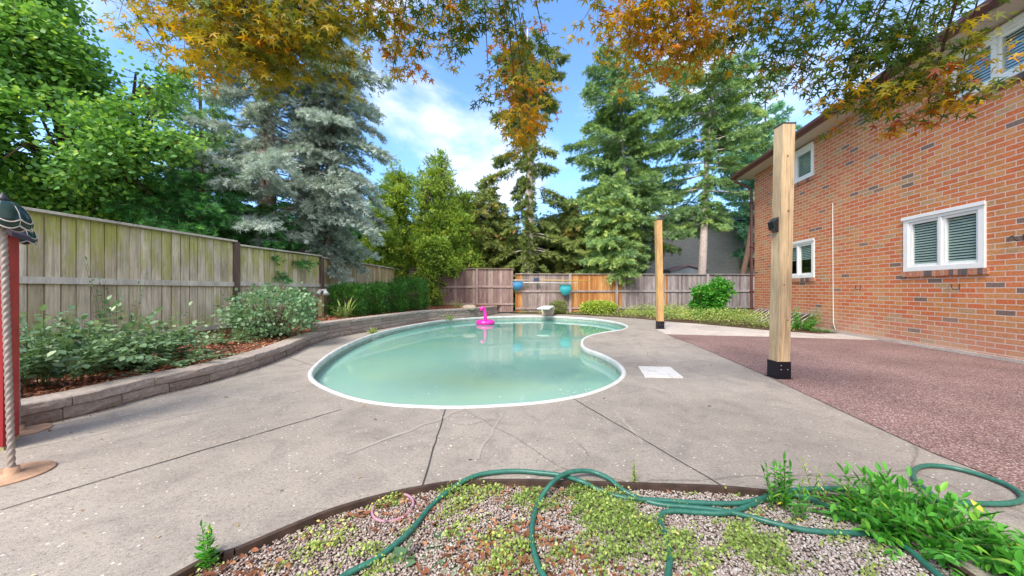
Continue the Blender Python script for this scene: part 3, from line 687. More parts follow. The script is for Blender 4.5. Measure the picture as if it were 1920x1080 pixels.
# ================================================================== RETAINING WALL + MULCH BED
wl = [(-4.45, .2), (-4.1, 1.6), (-3.89, 2.6)] + [G(x, y)[:2] for x, y in [(155,778.5),(281,744),(407,713),(517,676.7),(607,638),(698,620),(791,604),(826,600),(890,595),(933,588.5)]]
wl = catmull([(x, y, 0) for x, y in wl], 12)
wlr = resample(wl, 400)
Lw = sum((wlr[i + 1] - wlr[i]).length for i in range(399))
def wp(s): 
    u = max(0, min(398.999, s / Lw * 399)); i = int(u); p = wlr[i].lerp(wlr[i + 1], u - i); d = (wlr[i + 1] - wlr[i]).normalized(); return p, Vector((-d.y, d.x, 0))
# arc-length position where tier two starts
s2 = min(range(400), key=lambda i: (wlr[i] - Vector(G(607, 638))).length) / 399 * Lw
rw = thing('retaining_wall', 'low curved grey concrete block wall holding the mulch bed', 'retaining wall', (-3.8, 6, 0))
def course(mb, s0, s1, z0, z1, blen, setb, depth, phase=0, rough=.008):
    s = s0 - phase
    while s < s1:
        a = max(s, s0) + .003; b_ = min(s + blen, s1) - .003; s += blen
        if b_ - a < .04: continue
        t = random.random(); nseg = 5; fr_ = []; bk = []
        jit = random.uniform(-.004, .004)
        for k in range(nseg + 1):
            p, nn_ = wp(a + (b_ - a) * k / nseg); edge = .006 if k in (0, nseg) else 0
            fr_.append(p + nn_ * (setb + jit + edge)); bk.append(p + nn_ * (setb + depth))
        zs = [z0 + .003, z0 + .012, (z0 + z1) / 2, z1 - .01, z1]; ins = [.006, 0, -.004, 0, .009]
        vs_ = []; fs_ = []
        for zi, z in enumerate(zs):
            for k in range(nseg + 1):
                p, nn_ = wp(a + (b_ - a) * k / nseg)
                q = fr_[k] + nn_ * (ins[zi] + (random.uniform(-rough, rough) if 0 < zi < 4 else random.uniform(-rough, rough) * .3)); vs_.append((q.x, q.y, z + random.uniform(-.001, .001)))
        w_ = nseg + 1
        for zi in range(4):
            for k in range(nseg): fs_.append((zi * w_ + k, zi * w_ + k + 1, (zi + 1) * w_ + k + 1, (zi + 1) * w_ + k))
        b0 = len(vs_)
        for k in range(w_): vs_.append((bk[k].x, bk[k].y, z1))
        for k in range(nseg): fs_.append((4 * w_ + k, 4 * w_ + k + 1, b0 + k + 1, b0 + k))
        b1 = len(vs_)
        for k in range(w_): vs_.append((bk[k].x, bk[k].y, z0))
        for k in range(nseg): fs_.append((b0 + k, b0 + k + 1, b1 + k + 1, b1 + k))
        for k in (0, nseg):
            f = [k, w_ + k, 2 * w_ + k, 3 * w_ + k, 4 * w_ + k, b0 + k, b1 + k]; fs_.append(tuple(f))
        mb.add(vs_, fs_, t)
b1_ = MB(); course(b1_, 0, Lw, 0, .10, .40, 0, .2); o = b1_.build('lower_course', M['block'], rw); recalc(o)
b1_ = MB(); course(b1_, 0, s2 + .1, .10, .19, .62, -.012, .27, .25); course(b1_, s2 - .12, Lw, .285, .365, .62, .005, .3, .1); o = b1_.build('cap_course', M['blockcap'], rw); recalc(o)
b1_ = MB(); course(b1_, s2, Lw, .10, .19, .40, .01, .2, .2); course(b1_, s2 - .1, Lw, .19, .285, .40, .02, .2, .07); o = b1_.build('middle_course', M['block'], rw); recalc(o)

FL = [(-6.35, 1.4), (-6.16, 4.5), (-5.76, 7.2), (-5.45, 9.85), (-4.95, 15.55)]     # line of the left fence
fl_r = resample([(x, y, 0) for x, y in [(-6.5, .2)] + FL + [(-3.8, 15.6), (-.3, 15.85)]], 120)
nb = 120; nw = 14; V_ = []; 
def bedz(u, s):     # u 0 wall .. 1 fence
    t2 = min(1, max(0, (s - s2 + .15) / .5)); return (.155 + .17 * t2) + (.10 - .05 * t2) * min(1, u * 1.2)
bedgrid = []
for i in range(nb):
    s = Lw * i / (nb - 1); p, nn_ = wp(s); p = p + nn_ * .22; q = fl_r[i]
    row = []
    for j in range(nw + 1):
        u = j / nw; c = p.lerp(q, u); z = bedz(u, s) + .012 * math.sin(c.x * 9 + 2) * math.sin(c.y * 7) + random.uniform(-.006, .006)
        row.append((c.x, c.y, z))
    bedgrid.append(row)
V_ = np.array(bedgrid); idx = np.arange(nb * (nw + 1)).reshape(nb, nw + 1)
Fq = np.stack([idx[:-1, :-1], idx[1:, :-1], idx[1:, 1:], idx[:-1, 1:]], -1).reshape(-1, 4)[:, ::-1]
o = mesh_np('mulch_bed', V_.reshape(-1, 3), Fq, M['mulch'], smooth=True); o['kind'] = 'structure'
def bed_point(fi, fj):
    i = np.clip(fi * (nb - 1), 0, nb - 1.001); j = np.clip(fj * nw, 0, nw - .001)
    i0 = i.astype(int); j0 = j.astype(int); a = (i - i0)[:, None]; b_ = (j - j0)[:, None]
    return (V_[i0, j0] * (1 - a) + V_[i0 + 1, j0] * a) * (1 - b_) + (V_[i0, j0 + 1] * (1 - a) + V_[i0 + 1, j0 + 1] * a) * b_
CHIP = (np.array([(-.22, -.5, 0), (.22, -.5, 0), (.16, .5, .12), (-.2, .5, .05)], dtype=np.float32), np.array([(0, 1, 2, 3)]))
n = 26000; pts = bed_point(rng.uniform(.08, 1, n), rng.uniform(0, 1, n)); pts[:, 2] += rng.uniform(.002, .015, n)
D = rdir(n); D[:, 2] *= .3; Nn = rdir(n) * .45 + np.array([0, 0, 1])
o = mesh_np('mulch_chips', *inst(CHIP, pts, D, Nn, rng.uniform(.02, .055, n), rng.beta(1.6, 1.9, n))[:2], M['chip'], tint=np.repeat(rng.beta(1.8, 2.2, n), 4)); o['kind'] = 'stuff'; tag(o, 'red brown wood chip mulch covering the raised bed', 'mulch')

# soil of weed bed at the back right
wpoly = [Vector((p[0], p[1])) for p in [G(955,588), G(1066,589.9), G(1100,591.3), G(1180,596.2), G(1245,602), G(1306,607), G(1440,619.5), G(1535,626)]] + [Vector((8.3, 8.6)), Vector((8.9, 12.5)), Vector((9.2, 17.1)), Vector((.1, 16.05))]
flat('soil_bed', [wpoly], .01, M['soil'])

# ================================================================== FENCES
def boards(mb, a, b_, z0, z1a, z1b, bw=.14, gap=.005, th=.018, nrm_off=0, m=0, ragged=.0, tfun=None):
    a = Vector((a[0], a[1], 0)); b_ = Vector((b_[0], b_[1], 0)); L_ = (b_ - a).length; d = (b_ - a).normalized(); nn_ = Vector((-d.y, d.x, 0))
    k = max(1, round(L_ / bw)); bw_ = L_ / k
    for i in range(k):
        s = i * bw_; jit = random.uniform(-.003, .003); g = gap * random.choice((.5, 1, 1, 1.6, 2.6)) 
        u = (i + .5) / k; z1 = z1a + (z1b - z1a) * u + random.uniform(-ragged, ragged)
        c0 = a + d * (s + g / 2) + nn_ * (nrm_off + jit); c1 = a + d * (s + bw_ - g / 2) + nn_ * (nrm_off + jit + random.uniform(-.002, .002))
        vs_ = [(p + nn_ * o_).to_tuple()[:2] + (z,) for z in (z0, z1) for p, o_ in ((c0, 0), (c1, 0), (c1, th), (c0, th))]
        mb.add(vs_, [(0, 1, 5, 4), (1, 2, 6, 5), (2, 3, 7, 6), (3, 0, 4, 7), (4, 5, 6, 7), (3, 2, 1, 0)], tfun(i) if tfun else random.random(), m)
def dback(mb, a, b_, z0, z1):
    # second layer of dark boards added behind to keep light out of the gaps
    a = Vector((a[0], a[1], 0)); b_ = Vector((b_[0], b_[1], 0)); d = (b_ - a).normalized(); nn_ = Vector((-d.y, d.x, 0))
    boards(mb, a + d * .07 + nn_ * .021, b_ - d * .07 + nn_ * .021, z0, z1, z1, .148, .003, th=.015, tfun=lambda i: .05)
def rail(a, b_, z_a, z_b, w_, h_, off, mat, name, parent, t=None):
    a = Vector((a[0], a[1], 0)); b_ = Vector((b_[0], b_[1], 0)); d = (b_ - a).normalized(); nn_ = Vector((-d.y, d.x, 0)); mb = MB()
    mb.beam(a + nn_ * off + Vector((0, 0, z_a)), b_ + nn_ * off + Vector((0, 0, z_b)), w_, h_, t)
    return mb.build(name, mat, parent, bevel=.003)
def fpost(x, y, z0, z1, s, mat, parent, t=None, rz=0):
    mb = MB(); Mx = Matrix.Translation((x, y, 0)) @ Matrix.Rotation(rz, 4, 'Z'); mb.box(-s / 2, s / 2, -s / 2, s / 2, z0, z1, Mx, t); return mb.build('post', mat, parent, bevel=.004)

# left fence: walking from the camera end away, normal (-dy,dx) points to -X (outside)
fA = thing('wooden_fence', 'weathered grey board fence with green algae along left raised bed', 'fence', (-5.8, 6, .2))
def lerp2(a, b_, t): return (a[0] + (b_[0] - a[0]) * t, a[1] + (b_[1] - a[1]) * t)
segs = [(FL[0], FL[1], 2.1, 2.1), (FL[1], FL[2], 2.1, 2.08), (FL[2], FL[3], 2.02, 2.04)]
segs[0] = ((-6.35, 1.4), (-6.12, 4.05), 2.12, 2.12); segs[1] = ((-6.12, 4.05), FL[2], 2.1, 2.09)
for k, (a, b_, za, zb) in enumerate(segs):
    mb = MB(); boards(mb, a, b_, .19, za - .03, zb - .03, .148, .009); dback(mb, a, b_, .19, za - .05); mb.build('board_panel', M['fence_left'], fA)
    rail(a, b_, za, zb, .13, .035, -.01, M['fence_left_rail'], 'cap_rail', fA, .3)
    rail(a, b_, 1.215, 1.20, .038, .09, -.021, M['fence_left_rail'], 'middle_rail', fA, .9)
    rail(a, b_, .36, .36, .038, .09, -.021, M['fence_left_rail'], 'lower_rail', fA, .4)
aL = math.atan2(.4, .0)
for (x, y), mat, z1 in [((-6.35, 1.4), 'fence_left', 2.08), ((-6.09, 4.0), 'fence_left', 2.08), ((-5.73, 7.2), 'post_dark', 2.07), ((-5.42, 9.85), 'post_dark', 2.0)]:
    fpost(x, y, .1, z1, .1, M[mat], fA, .5, R(-8))
fB = thing('wooden_fence', 'yellowish weathered board fence stretch behind the green hedge', 'fence', (-5.2, 12.5, .25))
mid = lerp2(FL[3], FL[4], .5)
for k, (a, b_, za, zb) in enumerate([(FL[3], (-5.12, 13.2), 2.0, 1.98), ((-5.12, 13.2), FL[4], 1.98, 1.95)]):
    mb = MB(); boards(mb, a, b_, .2, za - .03, zb - .03, .148, .009); dback(mb, a, b_, .2, za - .05); mb.build('board_panel', M['fence_yellow'], fB)
    rail(a, b_, za, zb, .13, .035, -.01, M['fence_left_rail'], 'cap_rail', fB, .3)
    rail(a, b_, 1.2, 1.2, .038, .09, -.021, M['fence_left_rail'], 'middle_rail', fB, .9)
fpost(-5.09, 13.2, .1, 1.95, .1, M['fence_yellow'], fB, .8, R(-8)); fpost(-4.95, 15.5, .1, 1.95, .1, M['fence_yellow'], fB, .8)

# back fence: left reddish stretch, taller
fC = thing('wooden_fence', 'reddish brown board fence stretch behind the raised mulch bed, tallest at back', 'fence', (-2.2, 15.6, .3))
pC = [(-4.95, 15.62), (-3.3, 15.6), (-1.58, 15.66), (.05, 15.78)]
for k in range(3):
    a, b_ = pC[k], pC[k + 1]; zt = 2.02
    mb = MB(); boards(mb, a, b_, .06, zt - .02, zt - .02, .1, .004, ragged=.004); mb.build('board_panel', M['fence_red'], fC)
    rail(a, b_, zt, zt, .1, .03, -.01, M['fence_red'], 'cap_rail', fC, .5)
    rail(a, b_, 1.2 if k < 2 else 1.22, 1.2, .038, .09, -.021, M['fence_red'], 'middle_rail', fC, .95)
    rail(a, b_, .42, .42, .038, .08, -.021, M['fence_red'], 'lower_rail', fC, .95)
for x, y in pC[1:3]: fpost(x, y - .02, .05, 2.0, .1, M['fence_red'], fC, .8)
# main back fence
fD = thing('wooden_fence', 'low board fence along the back with one orange new panel', 'fence', (5, 16.4, 0))
def yb(x): return 15.95 + (x - .2) * .1175
xs = [.15, 2.72, 4.97, 7.3, 9.6, 12.6]; mts = ['fence_grey', 'fence_orange', 'fence_mauve', 'fence_mauve', 'fence_mauve']
for k in range(5):
    a = (xs[k], yb(xs[k])); b_ = (xs[k + 1], yb(xs[k + 1])); zt = 1.80 + .008 * k
    mb = MB()
    if k == 0:
        a2 = (xs[0] + .32, yb(xs[0] + .32)); boards(mb, a, a2, .04, zt - .02, zt - .02, .1, .004, m=1); boards(mb, a2, b_, .04, zt - .02, zt - .02, .1, .004)
    elif k == 2:
        a2 = (xs[2] + .28, yb(xs[2] + .28)); boards(mb, a, a2, .04, zt - .02, zt - .02, .14, .004, m=1)
        b2 = (xs[3] - .3, yb(xs[3] - .3)); boards(mb, a2, b2, .04, zt - .02, zt - .02, .1, .004); boards(mb, b2, b_, .04, zt - .02, zt - .02, .1, .004, m=1)
    elif k == 3:
        a2 = (xs[3] + .25, yb(xs[3] + .25)); boards(mb, a, a2, .04, zt - .02, zt - .02, .1, .004, m=1); boards(mb, a2, b_, .04, zt - .02, zt - .02, .1, .004)
    else: boards(mb, a, b_, .04, zt - .02, zt - .02, .1, .004)
    pnl = mb.build('board_panel', [M[mts[k]], M['fence_orange']], fD)
    if k == 1: pnl['label'] = 'bright orange new cedar panel'
    rm = 'fence_grey' if k < 2 else 'fence_mauve'
    rail(a, b_, zt, zt, .1, .03, -.01, M[rm], 'cap_rail', fD, 1)
    rail(a, b_, 1.0, 1.0, .038, .09, -.021, M[rm], 'middle_rail', fD, .9)
    rail(a, b_, .2, .2, .038, .08, -.021, M[rm], 'lower_rail', fD, .7)
    if k: fpost(a[0], a[1] - .03, .0, zt - .02, .11, M[rm], fD, .8)

# ================================================================== BRICK HOUSE
hd = math.atan2(-.9869, -.1614)
H = thing('brick_house', 'two storey red brick house with white windows and brown gutter', 'house', (8.744, 12.5, 0), hd)
# local: x along the wall towards the camera side, y into the house, z up
LEN, DEP, HZ = 16.5, 9.0, 5.22
def tY(Y): return (12.5 - Y) / .9869
wins = [  # t0,t1,z0,z1,type
    (tY(10.30), tY(9.47), 4.22, 5.10, 'single'), (tY(6.12), tY(4.75), 4.31, 5.12, 'double'),
    (tY(6.905), tY(5.571), 1.455, 2.49, 'double'), (tY(10.8), tY(9.45), 1.43, 2.46, 'half')]
xb = sorted({0, LEN} | {w_[0] for w_ in wins} | {w_[1] for w_ in wins}); zb = sorted({0.0, HZ} | {w_[2] for w_ in wins} | {w_[3] for w_ in wins})
wm = MB()
for i in range(len(xb) - 1):
    for j in range(len(zb) - 1):
        cx, cz = (xb[i] + xb[i + 1]) / 2, (zb[j] + zb[j + 1]) / 2
        if any(w_[0] < cx < w_[1] and w_[2] < cz < w_[3] for w_ in wins): continue
        wm.quad((xb[i], 0, zb[j]), (xb[i + 1], 0, zb[j]), (xb[i + 1], 0, zb[j + 1]), (xb[i], 0, zb[j + 1]))
for t0, t1, z0, z1, k in wins:
    D_ = .15
    wm.quad((t0, 0, z0), (t0, D_, z0), (t0, D_, z1), (t0, 0, z1)); wm.quad((t1, D_, z0), (t1, 0, z0), (t1, 0, z1), (t1, D_, z1))
    wm.quad((t0, 0, z0), (t1, 0, z0), (t1, D_, z0), (t0, D_, z0)); wm.quad((t0, D_, z1), (t1, D_, z1), (t1, 0, z1), (t0, 0, z1))
wm.quad((0, DEP, 0), (0, 0, 0), (0, 0, HZ), (0, DEP, HZ)); wm.quad((LEN, 0, 0), (LEN, DEP, 0), (LEN, DEP, HZ), (LEN, 0, HZ)); wm.quad((LEN, DEP, 0), (0, DEP, 0), (0, DEP, HZ), (LEN, DEP, HZ))
wall = wm.build('wall', M['brick'], H, local=True)
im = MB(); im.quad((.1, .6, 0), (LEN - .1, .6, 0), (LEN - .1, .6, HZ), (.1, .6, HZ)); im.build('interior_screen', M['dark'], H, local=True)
fd = MB(); fd.box(0.0, LEN, -.035, -.003, 0.002, .055, t=.5); fd.box(-.03, 0, -.03, DEP, .002, .055, t=.5); fd.build('footing', M['pale_concrete'], H, local=True)
# eaves
sf = MB(); sf.box(-.5, LEN + .5, -.45, 0.0, HZ - .02, HZ, t=.5); sf.box(-.5, 0, .001, DEP, HZ - .02, HZ, t=.5); sf.build('soffit', M['soffit'], H, local=True)
gt = MB(); prof = [(-.45, HZ - .03), (-.55, HZ - .02), (-.585, HZ + .04), (-.585, HZ + .11), (-.57, HZ + .11), (-.57, HZ + .04), (-.46, HZ + .0), (-.46, HZ + .12), (-.45, HZ + .12)]
vs_ = [(x, y, z) for x in (-.52, LEN + .5) for y, z in prof]; k = len(prof)
gt.add(vs_, [(i, (i + 1) % k, k + (i + 1) % k, k + i) for i in range(k)] + [tuple(range(k))[::-1], tuple(range(k, 2 * k))])
gt.box(-.52, -.5, -.45, DEP, HZ - .03, HZ + .14, t=.5)
gt.build('gutter', M['gutter'], H, local=True)
rf = MB(); e0 = HZ + .12; ry = DEP / 2; rz_ = e0 + 2.0
A = [(-.5, -.5, e0), (LEN + .5, -.5, e0), (LEN + .5, DEP + .5, e0), (-.5, DEP + .5, e0), (ry, ry, rz_), (LEN - ry, ry, rz_)]
rf.add(A, [(0, 1, 5, 4), (1, 2, 5), (2, 3, 4, 5), (3, 0, 4), (3, 2, 1, 0)]); rf.build('roof', M['shingle'], H, local=True)
# downspout at the corner
ds = MB(); ds.tube([(-.35, -.5, HZ - .02), (-.35, -.5, HZ - .1), (-.12, -.14, HZ - .42), (-.05, -.075, HZ - .55), (-.05, -.075, 2.0), (-.05, -.075, .32), (-.07, -.12, .2), (-.12, -.35, .1)], .045, 8)
for z in (1.0, 2.6, 4.2): ds.box(-.11, .01, -.13, -.02, z, z + .04, t=.5)
ds.build('downspout', M['gutter'], H, local=True)
cw = MB(); tc_ = tY(8.78); cw.tube([(tc_, -.012, 3.28), (tc_ + .01, -.012, 1.5), (tc_ + .02, -.012, .25), (tc_ + .12, -.03, .08)], .009, 6); cw.build('cable', simple('cable_white', (.7, .68, .62), .5), H, local=True)
for Yh, zh in ((7.95, 1.14), (5.94, 1.14), (5.1, 1.86)):
    hm = MB(); t0 = tY(Yh); hm.tube([(t0 - .16, -.01, zh + .03), (t0 - .08, -.05, zh + .035), (t0 - .02, -.1, zh - .01), (t0, -.09, zh - .05), (t0, -.005, zh - .04), (t0, -.005, zh + .05)], .006, 6)
    hm.build('hook', simple('iron_dark', (.03, .025, .025), .5, .3), H, local=True)
# small pale vent plate below
for t0, t1, z0, z1, kind in wins:
    fr_ = MB(); cwid = .085
    y0, y1 = -.028, .06
    e = .012
    fr_.box(t0 - e, t1 + e, y0, y1, z1 - cwid, z1 + e, t=.5); fr_.box(t0 - e, t1 + e, y0, y1, z0 - e, z0 + cwid * .9, t=.5)
    fr_.box(t0 - e, t0 + cwid, y0 + .003, y1, z0 + cwid * .9, z1 - cwid, t=.5); fr_.box(t1 - cwid, t1 + e, y0 + .003, y1, z0 + cwid * .9, z1 - cwid, t=.5)
    fr_.box(t0 - e - .02, t1 + e + .02, y0 - .02, y0 - .002, z1 - .035, z1 + .03, t=.5)
    X0, X1, Z0, Z1 = t0 + cwid, t1 - cwid, z0 + cwid * .9, z1 - cwid
    nS = 1 if kind == 'single' else 2; sw = (X1 - X0) / nS; mid_w = .05; panes = []
    for k in range(nS):
        a0 = X0 + k * sw + (mid_w / 2 if k else 0); a1 = X0 + (k + 1) * sw - (mid_w / 2 if k < nS - 1 else 0)
        if k < nS - 1: fr_.box(a1, a1 + mid_w, y0 + .006, y1, Z0, Z1, t=.5)
        q = .05; ys0, ys1 = .0, .055
        fr_.box(a0, a1, ys0, ys1, Z1 - q, Z1, t=.5); fr_.box(a0, a1, ys0, ys1, Z0, Z0 + q, t=.5); fr_.box(a0, a0 + q, ys0 + .002, ys1, Z0 + q, Z1 - q, t=.5); fr_.box(a1 - q, a1, ys0 + .002, ys1, Z0 + q, Z1 - q, t=.5)
        panes.append((a0 + q, a1 - q, Z0 + q, Z1 - q))
    wo = fr_.build('window', M['white'], H, local=True, bevel=.004)
    for (a0, a1, b0, b1) in panes:
        g_ = MB(); g_.quad((a0, .03, b0), (a1, .03, b0), (a1, .03, b1), (a0, .03, b1)); g_.build('pane', M['glass'], wo, local=True)
        bl = MB(); zz = b1; bot = b0 if kind != 'half' else b0 + (b1 - b0) * .5
        while zz > bot:
            bl.add([(a0, .042, zz), (a1, .042, zz), (a1, .054, zz + .032), (a0, .054, zz + .032), ], [(0, 1, 2, 3)], .5); zz -= .048
        bl.build('blind', M['blind'], wo, local=True)
    # brick sill (a row of headers on edge)
    sl = MB(); xx = t0 - .03
    while xx < t1 + .02:
        sl.box(xx + .004, xx + .068, -.032, .0, z0 - .115, z0 - .014, t=random.random()); xx += .072
    sl.build('sill', M['sillbrick'], wo, local=True)

# ================================================================== POSTS
def timber_post(px_l, cxw, cyw, z1, leanx, label, mat, light=False):
    T = thing('timber_post', label, 'post', (cxw, cyw, 0), 0, 'square timber posts on black metal bases')
    s = .076; pb = MB(); rows = [(0.06, 0), (z1 * .33, leanx * .33), (z1 * .66, leanx * .66), (z1, leanx)]
    vs_ = [(dx + sx * s, sy * s, z) for z, dx in rows for sx, sy in ((-1, -1), (1, -1), (1, 1), (-1, 1))]
    fs_ = [(k * 4 + i, k * 4 + (i + 1) % 4, (k + 1) * 4 + (i + 1) % 4, (k + 1) * 4 + i) for k in range(3) for i in range(4)] + [(12, 13, 14, 15)]
    pb.add(vs_, fs_, .55); pb.build('shaft', mat, T, local=True, bevel=.004)
    bs = MB(); bs.box(-.085, .085, -.085, .085, .0, .215, t=.5); bs.box(-.1, .1, -.1, .1, 0.007, .014, t=.5); b_o = bs.build('base_sleeve', simple('black_steel', (.012, .012, .02), .35, .4), T, local=True, bevel=.003)
    for x, z in ((-.04, .12), (.04, .12), (-.04, .17)):
        bo = MB(); bo.lathe((x, -.088, z), [(.007, -.004), (.007, .004)], 8); bo.build('bolt', M['steel_blue'], b_o, local=True)
    cp = MB(); cp.box(leanx - .082, leanx + .082, -.082, .082, z1, z1 + .012, t=.5); cp.build('cap', simple('cap_dark', (.07, .06, .06), .5, .3), T, local=True)
    if light:
        Lm = MB(); lx = leanx * .6
        # wedge sconce on the pool-facing side
        Q = [(-.079 + lx, -.05, 1.80), (-.079 + lx, .05, 1.80), (-.079 + lx, .05, 1.99), (-.079 + lx, -.05, 1.99), (-.135 + lx, -.05, 1.84), (-.135 + lx, .05, 1.84), (-.15 + lx, .05, 1.93), (-.15 + lx, -.05, 1.93)]
        Lm.add(Q, [(0, 1, 2, 3), (4, 7, 6, 5), (0, 4, 5, 1), (3, 2, 6, 7), (0, 3, 7, 4), (1, 5, 6, 2)]); o_ = Lm.build('wall_light', simple('black_plastic', (.015, .018, .022), .3), T, local=True, bevel=.006); recalc(o_)
        for xk, zk, rk_ in ((-.01, 2.72, .011), (.012, 2.05, .013), (-.02, 1.15, .009), (.03, .72, .008)):
            kb = MB(); kb.add([(xk + leanx * zk / z1 + rk_ * math.cos(a_), -.0769, zk + 1.25 * rk_ * math.sin(a_)) for a_ in [2 * math.pi * i_ / 14 for i_ in range(14)]], [tuple(range(14))]); kb.build('knot', simple('knot_brown', (.16, .075, .03), .7, vary=.4, scale=60), T, local=True)
        for (xa, za, xb_, zb_) in ((.015, .5, .02, 1.35), (.022, 1.5, .012, 2.3), (-.03, 2.2, -.02, 2.75)):
            ck = MB(); nk_ = 9; Lk = [(xa + (xb_ - xa) * k / nk_ + leanx * (za + (zb_ - za) * k / nk_) / z1 + random.uniform(-.0015, .0015), za + (zb_ - za) * k / nk_) for k in range(nk_ + 1)]
            for (u0, w0), (u1, w1) in zip(Lk, Lk[1:]): ck.add([(u0 - .0014, -.0768, w0), (u0 + .0014, -.0768, w0), (u1 + .0014, -.0768, w1), (u1 - .0014, -.0768, w1)], [(0, 1, 2, 3)])
            ck.build('drying_crack', simple('crack_dark', (.12, .07, .03), .9), T, local=True)
        cr_ = MB(); cr_.add([(-.03, -.0775, .22), (-.018, -.0775, .22), (.018, -.0775, .75), (.012, -.0775, .75)], [(0, 1, 2, 3)]); cr_.build('pale_scar', simple('raw_wood', (.7, .5, .28), .8), T, local=True)
    return T
timber_post(0, 3.31, 4.30, 3.12, .07, 'tall pale timber post with a black wedge light, nearest the camera', M['pine'], True)
timber_post(0, 4.10, 9.60, 3.0, -.05, 'slimmer looking orange timber post standing far beyond the pool edge', M['pine_orange'])

# ================================================================== VIEWS BEHIND: neighbour house, shed
nh = thing('neighbour_house', 'dark grey sided house behind the right end of the back fence', 'house', (13, 26, 0))
nm = MB(); x0, x1, y0, y1, z1 = 9.6, 24.5, 25.5, 34, 6.1
nm.quad((x0, y0, 0), (x1, y0, 0), (x1, y0, z1), (x0, y0, z1)); nm.quad((x0, y1, 0), (x0, y0, 0), (x0, y0, z1), (x0, y1, z1)); nm.quad((x1, y0, 0), (x1, y1, 0), (x1, y1, z1), (x1, y0, z1)); nm.quad((x1, y1, 0), (x0, y1, 0), (x0, y1, z1), (x1, y1, z1))
nm.build('wall', M['siding'], nh)
nm = MB(); ym = (y0 + y1) / 2; nm.add([(x0 - .4, y0 - .4, z1), (x1 + .4, y0 - .4, z1), (x1 + .4, y1 + .4, z1), (x0 - .4, y1 + .4, z1), (x0 + 3.5, ym, z1 + 1.5), (x1 - 3.5, ym, z1 + 1.5)], [(0, 1, 5, 4), (1, 2, 5), (2, 3, 4, 5), (3, 0, 4), (3, 2, 1, 0)]); nm.build('roof', M['shingle'], nh)
sh = thing('garden_shed', 'grey metal shed with low purple roof behind the fence', 'shed', (10.2, 20.6, 0))
sm = MB(); sx0, sx1, sy0, sy1 = 9.15, 11.2, 20.0, 21.6; xm = (sx0 + sx1) / 2
sm.add([(sx0, sy0, -.02), (sx1, sy0, -.02), (sx1, sy0, 2.16), (xm, sy0, 2.42), (sx0, sy0, 2.16)], [(0, 1, 2, 3, 4)]); sm.quad((sx0, sy1, -.02), (sx0, sy0, -.02), (sx0, sy0, 2.16), (sx0, sy1, 2.16)); sm.quad((sx1, sy0, -.02), (sx1, sy1, -.02), (sx1, sy1, 2.16), (sx1, sy0, 2.16))
sm.build('body', simple('shed_metal', (.22, .25, .30), .5, .2, vary=.1, scale=4), sh)
sm = MB(); 
for a, b_ in (((sx0 - .1, 2.15), (xm, 2.44)), ((xm, 2.44), (sx1 + .1, 2.15))):
    sm.add([(a[0], sy0 - .1, a[1]), (b_[0], sy0 - .1, b_[1]), (b_[0], sy1 + .1, b_[1]), (a[0], sy1 + .1, a[1]), (a[0], sy0 - .1, a[1] + .07), (b_[0], sy0 - .1, b_[1] + .07), (b_[0], sy1 + .1, b_[1] + .07), (a[0], sy1 + .1, a[1] + .07)], [(0, 1, 5, 4), (4, 5, 6, 7), (3, 2, 1, 0), (0, 4, 7, 3), (1, 2, 6, 5)])
sm.build('roof', simple('shed_roof', (.24, .14, .17), .5), sh)

# ================================================================== SMALL THINGS
# pool nets and brush on the back fence
teal = foliage('net_teal', [(0, (.02, .2, .26)), (1, (.04, .33, .38))], .3); blue = foliage('net_blue', [(0, (.02, .12, .26)), (1, (.05, .22, .4))], .3)
alu = simple('aluminium', (.62, .62, .6), .35, .5)
def net(cx, cz, Y, wd, ht, mat, root, seed):
    r_ = random.Random(seed); mb = MB(); n1, n2 = 14, 8; V2 = []
    fr_pts = []
    for j in range(n2 + 1):
        for i in range(n1 + 1):
            u = i / n1 * 2 - 1; v = j / n2
            half = wd / 2 * (1 - .12 * (1 - v) if v < .35 else (1 - .55 * ((v - .35) / .65) ** 2.2))
            x = cx + u * half; z = cz + ht / 2 - v * ht - (.04 * (1 - u * u) if j else 0); y = Y - .035 - .07 * math.sin(v * math.pi) * (1 - u * u) - r_.uniform(0, .008)
            V2.append((x, y, z))
    fs_ = [(j * (n1 + 1) + i, j * (n1 + 1) + i + 1, (j + 1) * (n1 + 1) + i + 1, (j + 1) * (n1 + 1) + i) for j in range(n2) for i in range(n1)]
    mb.add(V2, fs_, .6, 0, True); mb.build('net_bag', mat, root)
    fm = MB(); ring = [V2[i] for i in range(n1 + 1)] + [V2[j * (n1 + 1) + n1] for j in range(1, 4)][:2]
    ring = [V2[3 * (n1 + 1)], V2[2 * (n1 + 1)], V2[n1 + 1]] + [V2[i] for i in range(n1 + 1)] + [V2[n1 + 1 + n1], V2[2 * (n1 + 1) + n1], V2[3 * (n1 + 1) + n1]]
    fm.tube([(x, y - .01, z) for x, y, z in ring], .011, 6); fm.build('frame', mat, root)
yF = 15.83
sk = thing('pool_skimmer', 'blue leaf net on a long white pole hung on the fence', 'pool net', P(970, 535, yF), 0, 'pool nets hanging on the back fence')
net(*[P(970, 535, yF)[i] for i in (0, 2)], yF, .52, .36, blue, sk, 1)
q = MB(); q.tube([P(960, 529.5, yF), P(1084, 531, yF)], .018, 8); q.build('pole', M['coping'], sk)
for a_, b__ in ((1010, 529.8), (1072, 531)):
    q = MB(); q.tube([P(a_, b__, yF), P(a_, b__, yF + .17)], .008, 6); q.build('hook', alu, sk)
yG = 15.98
sk2 = thing('pool_skimmer', 'teal leaf net hanging by a short handle below the poles', 'pool net', P(1060, 542, yG), 0, 'pool nets hanging on the back fence')
net(*[P(1060, 543, yG)[i] for i in (0, 2)], yG, .54, .44, teal, sk2, 2)
